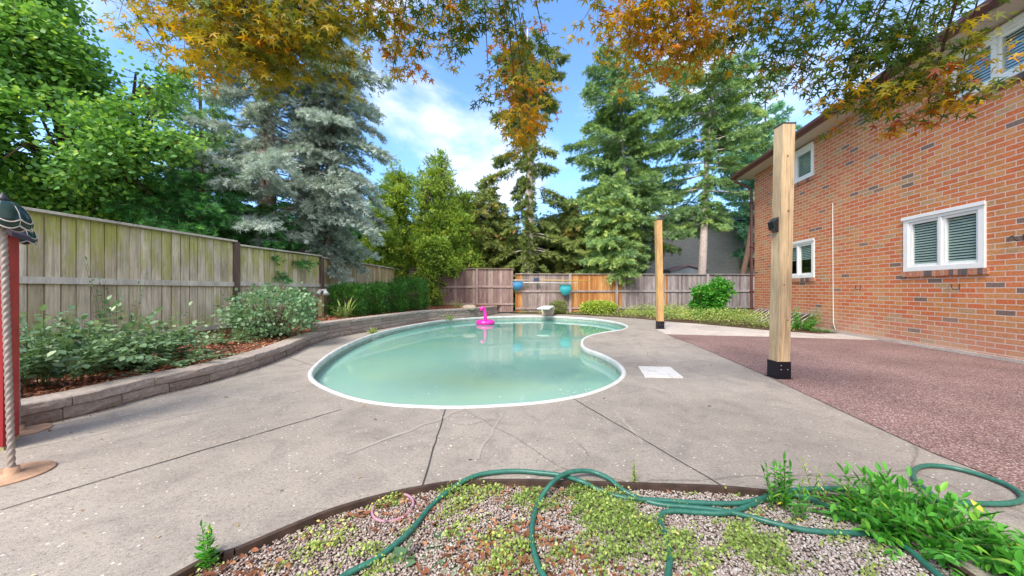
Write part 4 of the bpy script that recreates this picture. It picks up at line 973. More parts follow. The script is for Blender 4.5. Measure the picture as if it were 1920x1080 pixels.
q = MB(); q.tube([P(1060, 535, yG - .03), P(1060, 531.5, yG - .02), P(1060, 531.5, yG + .16)], .012, 8); q.build('handle', alu, sk2)
yp = 15.84
pb_ = thing('pool_brush', 'yellow telescopic pole with a dark blue brush head on the fence', 'pool brush', P(1030, 525, yp))
q = MB(); q.tube([P(1005, 525, yp), P(1107, 526, yp)], .017, 8); q.build('pole', simple('yellow_pole', (.6, .42, .1), .4), pb_)
q = MB(); q.tube([P(943, 525.5, yp - .03), P(1003, 525, yp)], .015, 8); q.build('pole_extension', alu, pb_)
q = MB(); c0 = P(1006, 526, yp); q.box(c0[0] - .12, c0[0] + .12, c0[1] - .05, c0[1] + .02, c0[2] - .04, c0[2] - .005, t=.5); q.box(c0[0] - .12, c0[0] + .12, c0[1] - .045, c0[1] + .015, c0[2] - .005, c0[2] + .12, t=.9); q.build('brush_head', simple('brush_navy', (.03, .05, .12), .6, vary=.4, scale=60, bump=.5), pb_)
for a_, b__ in ((1030, 525.2), (1095, 526)):
    q = MB(); q.tube([P(a_, b__, yp), P(a_, b__, yp + .25)], .008, 6); q.build('hook', alu, pb_)

# flamingo float
fy = 12.2; fx = (910 - 960) / 650 * fy
flm = thing('flamingo_float', 'pink inflatable flamingo ring floating at far end of pool', 'pool float', (fx, fy, WZ))
pink = simple('pink_vinyl', (.82, .03, .38), .25, vary=.08, scale=5)
q = MB(); Rr, rr_ = .235, .095; nu, nv = 36, 14; vs_ = []; fs_ = []
for i in range(nu):
    for j in range(nv):
        a = 2 * math.pi * i / nu; b_ = 2 * math.pi * j / nv; rj = rr_ * (1 + .015 * math.cos(a * 12)); vs_.append(((Rr + rj * math.cos(b_)) * math.cos(a), (Rr + rj * math.cos(b_)) * math.sin(a), .055 + rj * math.sin(b_)))
        fs_.append((i * nv + j, ((i + 1) % nu) * nv + j, ((i + 1) % nu) * nv + (j + 1) % nv, i * nv + (j + 1) % nv))
q.add(vs_, fs_, .5, 0, True); q.build('ring', pink, flm, local=True)
q = MB(); npts = catmull([(.0, -.2, .1), (.015, -.22, .25), (.01, -.2, .4), (-.02, -.19, .52), (-.055, -.2, .585), (-.1, -.22, .56), (-.125, -.23, .49)], 6)
rad = [.07 - .02 * min(1, i / 14) + (.016 if 24 < i < 33 else 0) for i in range(len(npts))]
q.tube(npts, rad, 12); nk = q.build('neck', pink, flm, local=True)
q = MB(); q.tube([(-.12, -.232, .5), (-.135, -.235, .455), (-.13, -.235, .42)], [.036, .026, .008], 10); q.build('beak', simple('beak_black', (.05, .02, .03), .3), flm, local=True)
q = MB(); q.lathe((-.085, -.262, .57), [(.001, -.012), (.011, -.006), (.011, .006), (.001, .012)], 8); q.build('eye', simple('eye_black', (.02, .02, .02), .3), flm, local=True)

# pathway light post with two floodlights
gx, gy = G(602, 604, .22)[:2]
pf = thing('garden_light', 'short mossy wooden post with two grey spotlights beside the hedge', 'garden light', (gx, gy, .2))
q = MB(); q.box(gx - .05, gx + .05, gy - .05, gy + .05, .15, .98, t=.5); q.build('post', M['fence_yellow'], pf, bevel=.004)
q = MB(); q.tube([(gx - .02, gy - .02, .98), (gx, gy - .02, 1.06), (gx + .1, gy - .02, 1.09)], .02, 8); q.build('bracket', alu, pf)
for dx, dirx in ((0, -.02), (.14, .07)):
    q = MB(); q.tube([(gx + dx - dirx * .2, gy - .03, 1.09), (gx + dx, gy - .06, 1.04), (gx + dx + dirx, gy - .12, .95)], [.03, .05, .072], 12); q.build('lamp_head', simple('lamp_grey', (.5, .52, .52), .4, .2), pf)

# window well cover leaning low on the brick wall (local to wall frame via world matrix)
Mh = Matrix.Translation((8.744, 12.5, 0)) @ Matrix.Rotation(hd, 4, 'Z')
ww = thing('window_well_cover', 'weathered silver slatted cover sloping from brick wall to ground', 'window well cover', tuple(Mh @ Vector((tY(10.8), -.3, 0))))
q = MB(); t0, t1 = tY(12.1), tY(9.45)
k = 13
for i in range(k):
    tt = t0 + (t1 - t0) * i / (k - 1); a = Mh @ Vector((tt - .0, -.06, .39)); b_ = Mh @ Vector((tt + .0, -.62, .02)); q.beam(a, b_, .085, .016, .5, up=(0, .3, 1))
q.build('slats', M['steel_blue'], ww)
q = MB(); q.beam(Mh @ Vector((t0 - .1, -.045, .40)), Mh @ Vector((t1 + .1, -.045, .40)), .05, .03, .5); q.beam(Mh @ Vector((t0 - .1, -.64, .035)), Mh @ Vector((t1 + .1, -.64, .035)), .03, .03, .5); q.build('rails', M['steel_blue'], ww)

# skimmer lid
lid = [G(x, y) for x, y in [(1196,688.5),(1257,690),(1281,709.5),(1209,708)]]
q = MB(); q.prism([(p[0], p[1]) for p in lid[::-1]], .001, .016, .5); 
o = q.build('skimmer_lid', concrete('white_paint_worn', (.66, .65, .63), True)); recalc(o); tag(o, 'square white painted skimmer lid set in the concrete right of pool', 'skimmer lid')

# glazed lamps + red cabinet at left edge
glass_pn = foliage('stained_glass', [(0, (.01, .015, .02)), (.5, (.02, .06, .045)), (1, (.05, .15, .11))], .3, .15, .6)
lead = simple('lead_came', (.6, .56, .52), .45, .1)
rust = tintmat('rust_disc', [(0, (.4, .22, .13)), (1, (.5, .34, .24))], .8, .3, 1.0, 9)
def garden_lamp(x, y, lean, label):
    T = thing('garden_lamp', label, 'garden lamp', (x, y, 0), 0, 'twisted steel garden lamps at the left edge')
    q = MB(); q.lathe((0, 0, 0), [(.16, .001), (.162, .006), (.158, .011), (.03, .016), (.028, .05), (.0001, .05)], 40, cap=False); q.build('base_disc', rust, T, local=True)
    # twisted pole: three fluted strands
    zs = 260; nv = 18; vs_ = []; fs_ = []
    for i in range(zs + 1):
        z = .016 + 1.45 * i / zs; tw = i / zs * 2 * math.pi * 12
        for j in range(nv):
            a = 2 * math.pi * j / nv; r_ = .0105 + .0055 * abs(math.sin(1.5 * (a - tw))); vs_.append((lean * z + r_ * math.cos(a), r_ * math.sin(a), z))
    for i in range(zs):
        for j in range(nv): fs_.append((i * nv + j, i * nv + (j + 1) % nv, (i + 1) * nv + (j + 1) % nv, (i + 1) * nv + j))
    q = MB(); q.add(vs_, fs_, .5, 0, True); q.build('twisted_pole', simple('pole_silver', (.36, .31, .285), .5, .4, vary=.12, scale=20), T, local=True)
    xs_ = lean * 1.5; n = 48
    prof = [(.02, 1.62), (.042, 1.61), (.068, 1.585), (.088, 1.55), (.098, 1.51), (.093, 1.475)]
    q = MB(); vs_ = []; fs_ = []
    for r_, z in prof:
        for j in range(n):
            a = 2 * math.pi * j / n; sc = 1 + .05 * abs(math.sin(a * 4)) * (r_ / .093); dz = -.022 * abs(math.sin(a * 4)) * (r_ / .098) ** 3
            vs_.append((xs_ + r_ * sc * math.cos(a), r_ * sc * math.sin(a), z + dz))
    for i in range(len(prof) - 1):
        for j in range(n): fs_.append((i * n + j, i * n + (j + 1) % n, (i + 1) * n + (j + 1) % n, (i + 1) * n + j))
    q.add(vs_, fs_, .3, 0, True); shd = q.build('shade', glass_pn, T, local=True)
    md = shd.modifiers.new('thick', 'SOLIDIFY'); md.thickness = .006
    q = MB()
    for g in range(8):
        a = 2 * math.pi * g / 8; q.tube([(xs_ + (r_ + .004) * math.cos(a), (r_ + .004) * math.sin(a), z) for r_, z in prof], .0035, 6)
    for pr_, pz in ((.098, 1.51), (.094, 1.473)):
        ring = []
        for j in range(n + 1):
            a = 2 * math.pi * j / n; sc = 1 + .05 * abs(math.sin(a * 4)); ring.append((xs_ + (pr_ + .004) * sc * math.cos(a), (pr_ + .004) * sc * math.sin(a), pz - .02 * abs(math.sin(a * 4))))
        q.tube(ring, .004, 6)
    q.build('shade_lines', lead, shd, local=True)
    q = MB(); q.lathe((xs_, 0, 0), [(.025, 1.615), (.035, 1.625), (.015, 1.645), (.006, 1.665), (.001, 1.67)], 16); q.build('finial', simple('dark_metal', (.05, .05, .06), .4, .5), T, local=True)
    return T
garden_lamp(-2.95, 2.045, -.035, 'nearer garden lamp with twisted silver pole and rusty round base, at left edge')
garden_lamp(-3.79, 2.66, -.02, 'farther garden lamp, mostly hidden behind the red cabinet')
cab = thing('red_cabinet', 'narrow red painted wooden cabinet with dark purple pitched roof', 'cabinet', (-3.46, 2.36, 0))
redp = simple('red_paint', (.5, .035, .035), .55, vary=.18, scale=9, bump=.2)
cu = Vector((-.66, .75, 0)); cv = Vector((-.75, -.66, 0)); C0 = Vector((-3.46, 2.36, 0))
c1 = C0 + cu * .26; c2 = C0 + cv * .5; c3 = c1 + cv * .5
q = MB()
def hz(p): return (p.x, p.y, .03), (p.x, p.y, 1.5)
gm = (C0 + c2) / 2; gm2 = (c1 + c3) / 2
for a, b_ in ((C0, c1), (c3, c2), ):
    q.add([(a.x, a.y, .03), (b_.x, b_.y, .03), (b_.x, b_.y, 1.5), (a.x, a.y, 1.5)], [(0, 1, 2, 3)])
for a, b_, g in ((c2, C0, gm), (c1, c3, gm2)):
    q.add([(a.x, a.y, .03), (b_.x, b_.y, .03), (b_.x, b_.y, 1.5), (g.x, g.y, 1.72), (a.x, a.y, 1.5)], [(0, 1, 2, 3, 4)])
q.build('body', redp, cab)
q = MB()
for i in range(1, 4):
    p = C0 + cv * (.125 * i) + Vector((.66, -.75, 0)) * .003; q.box(-.003, .003, -.003, .003, .03, 1.5, Matrix.Translation((p.x, p.y, 0)), t=.5)
q.box(-.01, .012, -.012, .012, .03, 1.5, Matrix.Translation((C0.x, C0.y, 0)), t=.5)
q.build('trim', simple('dark_red', (.25, .015, .02), .6), cab)
q = MB(); o1 = -cu * .07; 
for side in (0, 1):
    eL = (C0 if side == 0 else c2) + (-cv if side == 0 else cv) * .05; gg = gm
    a = eL + o1; b_ = eL + cu * .285; g1 = gm + o1; g2 = gm + cu * .285; ze, zg = 1.5 - .045, 1.735
    vs_ = [(a.x, a.y, ze), (b_.x, b_.y, ze), (g2.x, g2.y, zg), (g1.x, g1.y, zg), (a.x, a.y, ze + .03), (b_.x, b_.y, ze + .03), (g2.x, g2.y, zg + .03), (g1.x, g1.y, zg + .03)]
    q.add(vs_, [(0, 1, 2, 3), (4, 7, 6, 5), (0, 4, 5, 1), (1, 5, 6, 2), (0, 3, 7, 4)])
o = q.build('roof', simple('purple_roof', (.06, .035, .075), .55, vary=.2, scale=20), cab); recalc(o)
q = MB(); q.box(-.0, .5, -.0, .26, .0, .03, Matrix.Translation((C0.x, C0.y, 0)) @ Matrix.Rotation(math.atan2(cv.y, cv.x), 4, 'Z') @ Matrix.Scale(-1, 4, Vector((0, 1, 0))), t=.3); q.build('plinth', M['fence_left'], cab)

# rock on the mulch
rk = MB(); c0 = G(880, 577, .38)
vs_, fs_ = [], []
for i in range(7):
    for j in range(12):
        th = math.pi * i / 6; ph = 2 * math.pi * j / 12; r_ = 1 + random.uniform(-.15, .15)
        vs_.append((c0[0] + .3 * r_ * math.sin(th) * math.cos(ph), c0[1] + .2 * r_ * math.sin(th) * math.sin(ph), .38 + .11 * r_ * math.cos(th)))
for i in range(6):
    for j in range(12): fs_.append((i * 12 + j, i * 12 + (j + 1) % 12, (i + 1) * 12 + (j + 1) % 12, (i + 1) * 12 + j))
rk.add(vs_, fs_); o = rk.build('rock', simple('rock_pale', (.45, .36, .28), .9, vary=.3, scale=8, bump=.6)); tag(o, 'pale flat rock lying on the mulch at the back', 'rock')

# pink hoop in the weeds
c0 = G(737, 962, -.05); q = MB()
q.tube([(c0[0] + .1 * math.cos(a), c0[1] + .1 * math.sin(a), -.018 + .008 * math.sin(a)) for a in [2 * math.pi * i / 32 for i in range(33)]], .007, 8)
o = q.build('plastic_hoop', simple('hoop_pink', (.38, .2, .27), .5)); tag(o, 'small pink plastic hoop half hidden in weeds on gravel', 'hoop')

# garden hose
def hz_(x, y, e=0):
    py_edge = 905
    return e
A_ = [(600,1120,-.012),(645,1080,-.012),(702,1050,-.012),(741,1021,-.008),(772,993,-.008),(808,949,-.015),(843,919,.0),(879,897,.018),(914,887,.018),(967,883,.018),(1020,887,.018),(1056,892,.018),(1091,903,.02),(1120,917,-.008),(1160,931,-.012),(1197,936,-.012),(1240,938,-.012),(1294,942,-.012),(1380,944,-.012),(1425,935,-.008),(1470,922,0.0),(1530,916,.018),(1594,918,.018),
      (1670,930,.018),(1762,939,.02),(1837,944,.018),(1894,943,.018),(1918,933,.018),(1894,912,.018),(1837,890,.018),(1781,876,.018),(1736,873,.018),(1714,882,.018),(1716,900,.018),(1745,925,.045),(1777,955,.02),(1777,972,.0),(1755,987,-.015),(1687,997,-.012),(1631,1000,-.012),(1575,999,-.012),(1519,995,-.012),
      (1462,984,-.012),(1410,970,-.012),(1350,957,-.008),(1294,951,-.012),(1240,946,-.018),(1197,934,-.015),(1169,919,.0),(1141,897,.02),(1112,885,.03),(1084,883,.045),(1056,890,.047),(1031,910,.03),(1010,942,-.015),(999,977,-.012),(997,1012,-.012),(1006,1051,-.012),(1020,1080,-.012),(1060,1140,-.012),(1150,1180,-.012),(1235,1140,-.012),
      (1252,1079,-.012),(1256,1040,-.012),(1249,1006,-.012),(1238,980,-.012),(1240,964,-.012),(1262,958,-.008),(1310,961,-.015),(1360,962,-.008),(1400,950,-.008),(1440,934,-.015),(1480,927,.015),(1520,935,.01),(1555,951,-.015),(1597,965,-.012),(1660,1000,-.012),(1706,1032,-.012),(1762,1080,-.012),(1830,1130,-.012)]
hp = []
for x, y, z in A_:
    p = G(x, y, z); hp.append(p)
hc = catmull(hp, 7)
q = MB(); q.tube(hc, .0125, 10); o = q.build('garden_hose', simple('hose_green', (.028, .14, .105), .38, vary=.2, scale=40)); tag(o, 'dark green garden hose looping over gravel bed and concrete', 'garden hose')

# ================================================================== GRAVEL, WEEDS, LITTER
def inside(pts, poly):
    x, y = pts[:, 0], pts[:, 1]; r_ = np.zeros(len(pts), bool); n = len(poly)
    for i in range(n):
        x1_, y1_ = poly[i].x, poly[i].y; x2_, y2_ = poly[(i + 1) % n].x, poly[(i + 1) % n].y
        c = ((y1_ > y) != (y2_ > y)) & (x < (x2_ - x1_) * (y - y1_) / (y2_ - y1_ + 1e-12) + x1_); r_ ^= c
    return r_
gi = offset_in(gpoly, .03) if False else gpoly
def scatter(n, x0, x1, y0, y1, poly):
    p = np.stack([rng.uniform(x0, x1, n), rng.uniform(y0, y1, n), np.zeros(n)], 1); return p[inside(p, poly)]
ph_ = (1 + 5 ** .5) / 2
icov = nrm(np.array([(-1, ph_, 0), (1, ph_, 0), (-1, -ph_, 0), (1, -ph_, 0), (0, -1, ph_), (0, 1, ph_), (0, -1, -ph_), (0, 1, -ph_), (ph_, 0, -1), (ph_, 0, 1), (-ph_, 0, -1), (-ph_, 0, 1)], dtype=float))
icof = np.array([(0, 11, 5), (0, 5, 1), (0, 1, 7), (0, 7, 10), (0, 10, 11), (1, 5, 9), (5, 11, 4), (11, 10, 2), (10, 7, 6), (7, 1, 8), (3, 9, 4), (3, 4, 2), (3, 2, 6), (3, 6, 8), (3, 8, 9), (4, 9, 5), (2, 4, 11), (6, 2, 10), (8, 6, 7), (9, 8, 1)])
PEB = ((icov * np.array([.42, .55, .3])).astype(np.float32), icof)
p = scatter(60000, -1.6, 2.0, 1.0, 2.02, gpoly); n = len(p); p[:, 2] = rng.uniform(-.036, -.022, n)
D = rdir(n); D[:, 2] *= .3; Nn = rdir(n) * .4 + np.array([0, 0, 1]); T = np.clip(rng.normal(.55, .24, n) + .12 * (p[:, 0] - .5), 0, 1)
v, f, _ = inst(PEB, p, D, Nn, rng.uniform(.007, .016, n), T)
o = mesh_np('gravel', v, f, M['pebble'], tint=np.repeat(T, 12), smooth=True); tag(o, 'grey and tan pebbles filling the curved front bed', 'gravel', kind='stuff')
# leaf litter chips in the front bed
p = scatter(9000, -1.6, 2.0, 1.0, 2.0, gpoly); msk = vnoise(p, 3.2, 5) + rng.normal(0, .25, len(p)) > (.2 + .1 * (p[:, 0] > -.2) + .35 * (p[:, 0] > .9)); p = p[msk]; n = len(p); p[:, 2] = rng.uniform(-.025, -.012, n)
D = rdir(n); D[:, 2] *= .3; Nn = rdir(n) * .5 + np.array([0, 0, 1]); T = rng.beta(1.5, 2.2, n)
v, f, tt = inst(LEAF, p, D, Nn, rng.uniform(.015, .045, n), T); o = mesh_np('dry_leaves', v, f, tintmat('crumbs', [(0, (.08, .035, .02)), (.4, (.24, .09, .045)), (.75, (.4, .2, .1)), (1, (.55, .4, .24))]), tint=tt); tag(o, 'crumbled red brown dry leaves between pebbles', 'dry leaves', kind='stuff')
# low weeds: dense small leaves in patches
def weeds(name, label, poly, box, n, mask_s, thr, seed, hmax, leaf, mat, zb=-.028, dens_fun=None, base=LEAF, rough=.12):
    p = scatter(n, *box, poly); mk = vnoise(p, mask_s, seed) + rng.normal(0, rough, len(p))
    if dens_fun is not None: mk = mk + dens_fun(p)
    ok = mk > thr; p = p[ok]; mk = mk[ok]; n = len(p)
    h = np.clip((mk - thr) * 1.6, .15, 1) * hmax * rng.uniform(.2, 1, n); p[:, 2] = zb + h
    D = rdir(n); D[:, 2] = np.abs(D[:, 2]) * 1.1; Nn = rdir(n) * .8 + np.array([0, 0, 1]); T = np.clip(rng.normal(.5, .22, n) + .25 * vnoise(p, 4, seed + 1), 0, 1)
    v, f, tt = inst(base, p, D, Nn, rng.uniform(*leaf, n), T); o = mesh_np(name, v, f, mat, tint=tt); return tag(o, label, 'weeds', kind='stuff')
def dens1(p):
    X, Y = p[:, 0], p[:, 1]; d = np.full(len(p), -.42)
    for (px_, py_, r_, a_) in [(830,930,.1,1.0),(860,950,.14,1.0),(740,950,.1,1.0),(1000,950,.16,1.1),(1090,940,.14,1.2),(1130,980,.2,1.3),(1180,1010,.2,1.2),(1050,1040,.12,.8),(1150,1060,.18,1.0),(700,1060,.14,.7),(560,1050,.12,.6),(960,1070,.16,.9),(1290,1060,.14,.9),(1400,1030,.16,1.0),(1440,1060,.18,1.0),(1360,1000,.08,.8),(860,1020,.1,.7),(920,930,.1,.9),(1500,930,.07,.9),(1270,1030,.06,.6),(1180,950,.08,.8),(1000,910,.06,.8),(640,1010,.05,.5),(770,1010,.06,.6)]:
        c0 = G(px_, py_, -.06); d += a_ * 1.1 * np.exp(-(((X - c0[0]) ** 2 + (Y - c0[1]) ** 2) / (r_ * .75) ** 2))
    return d
weeds('ground_weeds', 'fine light green clover like weeds spreading over the gravel', gpoly, (-1.6, 2.0, 1.0, 2.0), 90000, 14, .36, 3, .05, (.006, .016), M['leaf_weed'], dens_fun=dens1, base=ROUND, rough=.3)
# weeds at back right in the soil bed
def dens2(p): return -1.4 * (p[:, 0] > 8.744 - (12.5 - p[:, 1]) * .1635 - .85) * (p[:, 1] < 12.2) + -.2 + .9 * np.exp(-(((p[:, 0] - 6.9) / 1.4) ** 2 + ((p[:, 1] - 10.9) / 1.5) ** 2)) + .45 * (p[:, 0] > 5.2)
weeds('bed_weeds', 'knee high yellow green weeds in the bed beside the brick house', wpoly, (.3, 9, 8.4, 17), 60000, 2.4, .05, 8, .42, (.03, .07), M['leaf_weed'], zb=.01, dens_fun=dens2)
weeds('low_weeds', 'thin low weeds and creeping plants along the back fence', wpoly, (.3, 9, 8.4, 17), 30000, 1.7, .25, 18, .12, (.02, .05), M['leaf_olive'], zb=.01)
# litter on deck
n = 900; p = np.stack([rng.uniform(-4, 4, n), 1.3 + rng.beta(1, 1.8, n) * 9, np.full(n, .006)], 1)
p = p[~inside(p, pool2) & ~inside(p, bed_edge)]; wx = np.interp(p[:, 1], [q_.y for q_ in wlr], [q_.x for q_ in wlr]); p = p[p[:, 0] > wx + .05]; n = len(p)
D = rdir(n); D[:, 2] *= .1; T = rng.random(n); v, f, tt = inst(LEAF, p, D, rdir(n) * .25 + np.array([0, 0, 1]), rng.uniform(.006, .022, n) * (1 + 1.2 * (rng.random(n) > .93)), T)
o = mesh_np('leaf_litter', v, f, M['litter'], tint=tt); tag(o, 'tiny scattered dry leaves and petals on the concrete deck', 'leaf litter', kind='stuff')
# litter along the wall foot
n = 1500; s = rng.uniform(.5, Lw, n); pp = []
for k in range(n):
    a, nn_ = wp(s[k]); pp.append(a - nn_ * abs(rng.normal(0, .035)) + Vector((0, 0, .008)))
p = np.array([tuple(q_) for q_ in pp]); D = rdir(n); D[:, 2] *= .2
v, f, tt = inst(LEAF, p, D, rdir(n) * .4 + np.array([0, 0, 1]), rng.uniform(.01, .03, n), rng.random(n) * .75); o = mesh_np('wall_litter', v, f, M['litter'], tint=tt); tag(o, 'brown leaf crumbs gathered along the foot of the retaining wall', 'leaf litter', kind='stuff')
# white flecks standing in for glints on the water
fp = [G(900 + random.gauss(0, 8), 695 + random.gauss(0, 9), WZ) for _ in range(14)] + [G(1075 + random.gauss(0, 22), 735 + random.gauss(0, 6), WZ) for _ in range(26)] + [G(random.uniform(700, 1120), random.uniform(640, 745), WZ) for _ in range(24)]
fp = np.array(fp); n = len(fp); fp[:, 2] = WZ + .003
D = rdir(n); D[:, 2] *= .05; v, f, tt = inst(ROUND, fp, D, np.tile([0, 0, 1.0], (n, 1)), rng.uniform(.008, .022, n), np.full(n, .9)); o = mesh_np('water_glints', v, f, M['white'], tint=tt); tag(o, 'white flecks standing in for glints on the green pool water', 'glints', kind='stuff')

# ================================================================== PLANTS
def curved(a, d0, L_, droop, k=6, side=None):
    """points of an arching stem"""
    a = Vector(a); d = Vector(d0).normalized(); pts = [a]; st = L_ / k
    for i in range(k):
        d = (d + Vector((0, 0, -droop / k))).normalized(); pts.append(pts[-1] + d * st)
    return pts
def stem_plant(name, label, cat, c, nst, hgt, spread, leaf, nper, mat, group=None, up=1.0, droop=.8, wood_=None, w=1.0, base=LEAF, rx=1, ry=1, bend=.25, bare=.15, cross=False):
    T = thing(name, label, cat, c, 0, group); sb = MB(); LV = []
    PP, DD, NN, SS = [], [], [], []
    for s in range(nst):
        a = random.uniform(0, 6.283); rr = spread * math.sqrt(random.random()) * .55
        p0 = Vector((c[0] + rr * rx * math.cos(a), c[1] + rr * ry * math.sin(a), c[2] - .01)); lean = random.uniform(.1, 1.0) * spread / max(.05, hgt)
        d0 = Vector((math.cos(a) * lean * rx, math.sin(a) * lean * ry, up)); L_ = hgt * random.uniform(.6, 1.15)
        pts = curved(p0, d0, L_, droop * random.uniform(.4, 1.2)); cp = catmull(pts, 3)
        sb.tube(pts, [leaf * (.018 + .02 * (1 - i / 6)) for i in range(7)], 4, cap=False)
        m_ = max(2, int(nper * random.uniform(.8, 1.2)))
        for i in range(m_):
            u = bare + (1 - bare) * (i + .5) / m_; j = min(len(cp) - 2, int(u * (len(cp) - 1))); p = cp[j]; t = (cp[j + 1] - cp[j]).normalized()
            sd = t.cross(Vector((0, 0, 1))); 
            if sd.length < .1: sd = Vector((math.cos(a + 1.5), math.sin(a + 1.5), 0))
            sd.normalize(); rot = random.uniform(0, 6.28) if up > .8 else 0
            for sg in (-1, 1):
                dd = (sd * sg * math.cos(rot * .3) + t.cross(sd) * math.sin(rot) * .6 + t * .45 + Vector((0, 0, random.uniform(-bend, .15)))).normalized()
                PP.append(p); DD.append(dd); NN.append((random.gauss(0, .3), random.gauss(0, .3), 1)); SS.append(leaf * random.uniform(.6, 1.15) * (1 - .35 * u))
        PP.append(cp[-1]); DD.append((cp[-1] - cp[-2]).normalized()); NN.append((random.gauss(0, .3), random.gauss(0, .3), 1)); SS.append(leaf * .8)
    n = len(PP); Tt = np.clip(rng.normal(.5, .2, n), 0, 1)
    v, f, tt = inst(base, np.array([tuple(x) for x in PP]), np.array([tuple(x) for x in DD]) + 1e-4, np.array(NN), np.array(SS), Tt, np.full(n, w))
    mesh_np('leaves', v, f, mat, T, tint=tt); sb.build('stems', wood_ or M['stem'], T)
    return T
def shrub(name, label, cat, c, rad, nleaf, leaf, mat, group=None, shape='round', w=1.0, base=LEAF, updir=.4, gap=.0, stems=14, z0=None, clump=9, jit=.05, tb=0):
    """dense shrub: leaves in clumps through an ellipsoid or box-like volume"""
    T = thing(name, label, cat, (c[0], c[1], c[2]), 0, group); rx, ry, rz = rad; nc = nleaf // clump
    d = rdir(nc * 2)
    if shape == 'box': d = np.sign(d) * np.abs(d) ** .6; d = d / np.maximum(np.abs(d).max(1), .75 * np.linalg.norm(d, axis=1))[:, None]
    r_ = rng.uniform(.45, 1.0, len(d)) ** .5; q = d * r_[:, None]
    cc = np.array([c[0], c[1], c[2] + rz]); q = q * (1 + .13 * vnoise(d * 3, 1.5, int(c[0] * 17) % 97))[:, None]
    p = cc + q * np.array([rx, ry, rz]); ok = p[:, 2] > c[2] + .01
    if gap: ok &= vnoise(p, 5.5 / max(rx, .3), 3) > -1 + gap
    p = p[ok][:nc]; q = q[ok][:nc]
    P_ = np.repeat(p, clump, 0) + rng.normal(0, jit, (len(p) * clump, 3)); Q_ = np.repeat(q, clump, 0); n = len(P_)
    D = Q_ * .8 + rdir(n) * .7 + np.array([0, 0, updir]); Nn = Q_ * .5 + rdir(n) * .5 + np.array([0, 0, .6])
    Tt = np.clip(rng.normal(.5, .17, n) + np.repeat(rng.normal(0, .12, len(p)), clump) + tb, 0, 1)
    v, f, tt = inst(base, P_, D, Nn, rng.uniform(.65, 1.25, n) * leaf, Tt, np.full(n, w)); mesh_np('foliage', v, f, mat, T, tint=tt)
    sb = MB()
    for k in range(stems):
        a = random.uniform(0, 6.28); e = cc + np.array([rx * .75 * math.cos(a) * random.random() ** .5, ry * .75 * math.sin(a) * random.random() ** .5, rz * random.uniform(-.1, .7)])
        b0 = Vector((c[0] + random.uniform(-.25, .25) * rx, c[1] + random.uniform(-.25, .25) * ry, c[2] - .03)); m1 = (b0 + Vector(e)) / 2 + Vector((0, 0, .1 * rz)); sb.tube([b0, m1, e], [.014, .01, .005], 5)
    sb.build('branches', M['stem_brown'], T); return T
# left bed
stem_plant('leafy_bush', 'largest dusty green bush with pointed leaves, leftmost by the red cabinet', 'bush', (-4.65, 3.45, .2), 110, .74, .85, .105, 12, M['leaf_dusty'], 'leafy plants in left mulch bed', up=.9, droop=1.1, rx=.75, ry=1.0, w=1.5)
stem_plant('leafy_bush', 'dusty green arching bush filling the middle of the left bed by fence', 'bush', (-4.85, 4.35, .22), 80, .66, .8, .095, 12, M['leaf_dusty'], 'leafy plants in left mulch bed', up=.9, droop=1.1, rx=.8, w=1.5)
stem_plant('leafy_bush', 'low spreading dusty green plant trailing toward the block wall', 'bush', (-4.22, 4.35, .19), 60, .45, .55, .085, 9, M['leaf_dusty'], 'leafy plants in left mulch bed', up=.6, droop=.9)
stem_plant('leafy_bush', 'small ground hugging plant midway along the left fence', 'bush', (-4.9, 5.8, .24), 50, .35, .55, .075, 8, M['leaf_dusty'], 'leafy plants in left mulch bed', up=.6, droop=.9, rx=1.3)
stem_plant('tall_weed', 'thin tall weed rising against the left fence boards', 'weed', (-5.55, 4.9, .25), 8, 1.15, .3, .07, 12, M['leaf_dusty'], up=1.5, droop=.3)
shrub('round_leaf_shrub', 'airy grey green shrub in front of the fence post', 'shrub', (-4.5, 6.55, .22), (.78, .6, .44), 3300, .06, M['leaf_bluegreen2'], base=ROUND, gap=.75, clump=8, jit=.07, stems=40, tb=.1)
stem_plant('grass_tuft', 'yellow green strap leaved tuft at the hedge foot', 'grass tuft', G(645, 597, .33), 26, .35, .2, .3, 1, M['leaf_weed'], up=1.2, droop=.9, base=BLADE, w=1.6)
# hedge
for i, (x, y, rx, rz, lb) in enumerate([(-4.62, 9.85, .46, .45, 'rounded dark green hedge shrub nearest the garden light post'), (-4.38, 10.7, .5, .45, 'second dark hedge shrub counting from the garden light post'),
                                  (-4.1, 11.6, .52, .48, 'third dark hedge shrub counting from the garden light post'), (-3.75, 12.6, .6, .58, 'tallest dark hedge shrub at the far end of the row')]):
    shrub('hedge_shrub', lb, 'hedge shrub', (x, y, .32), (rx, rx, rz), 15000, .05, M['leaf_hedge'], 'clipped dark green hedge shrubs', shape='box', updir=.8, jit=.03, w=.8)
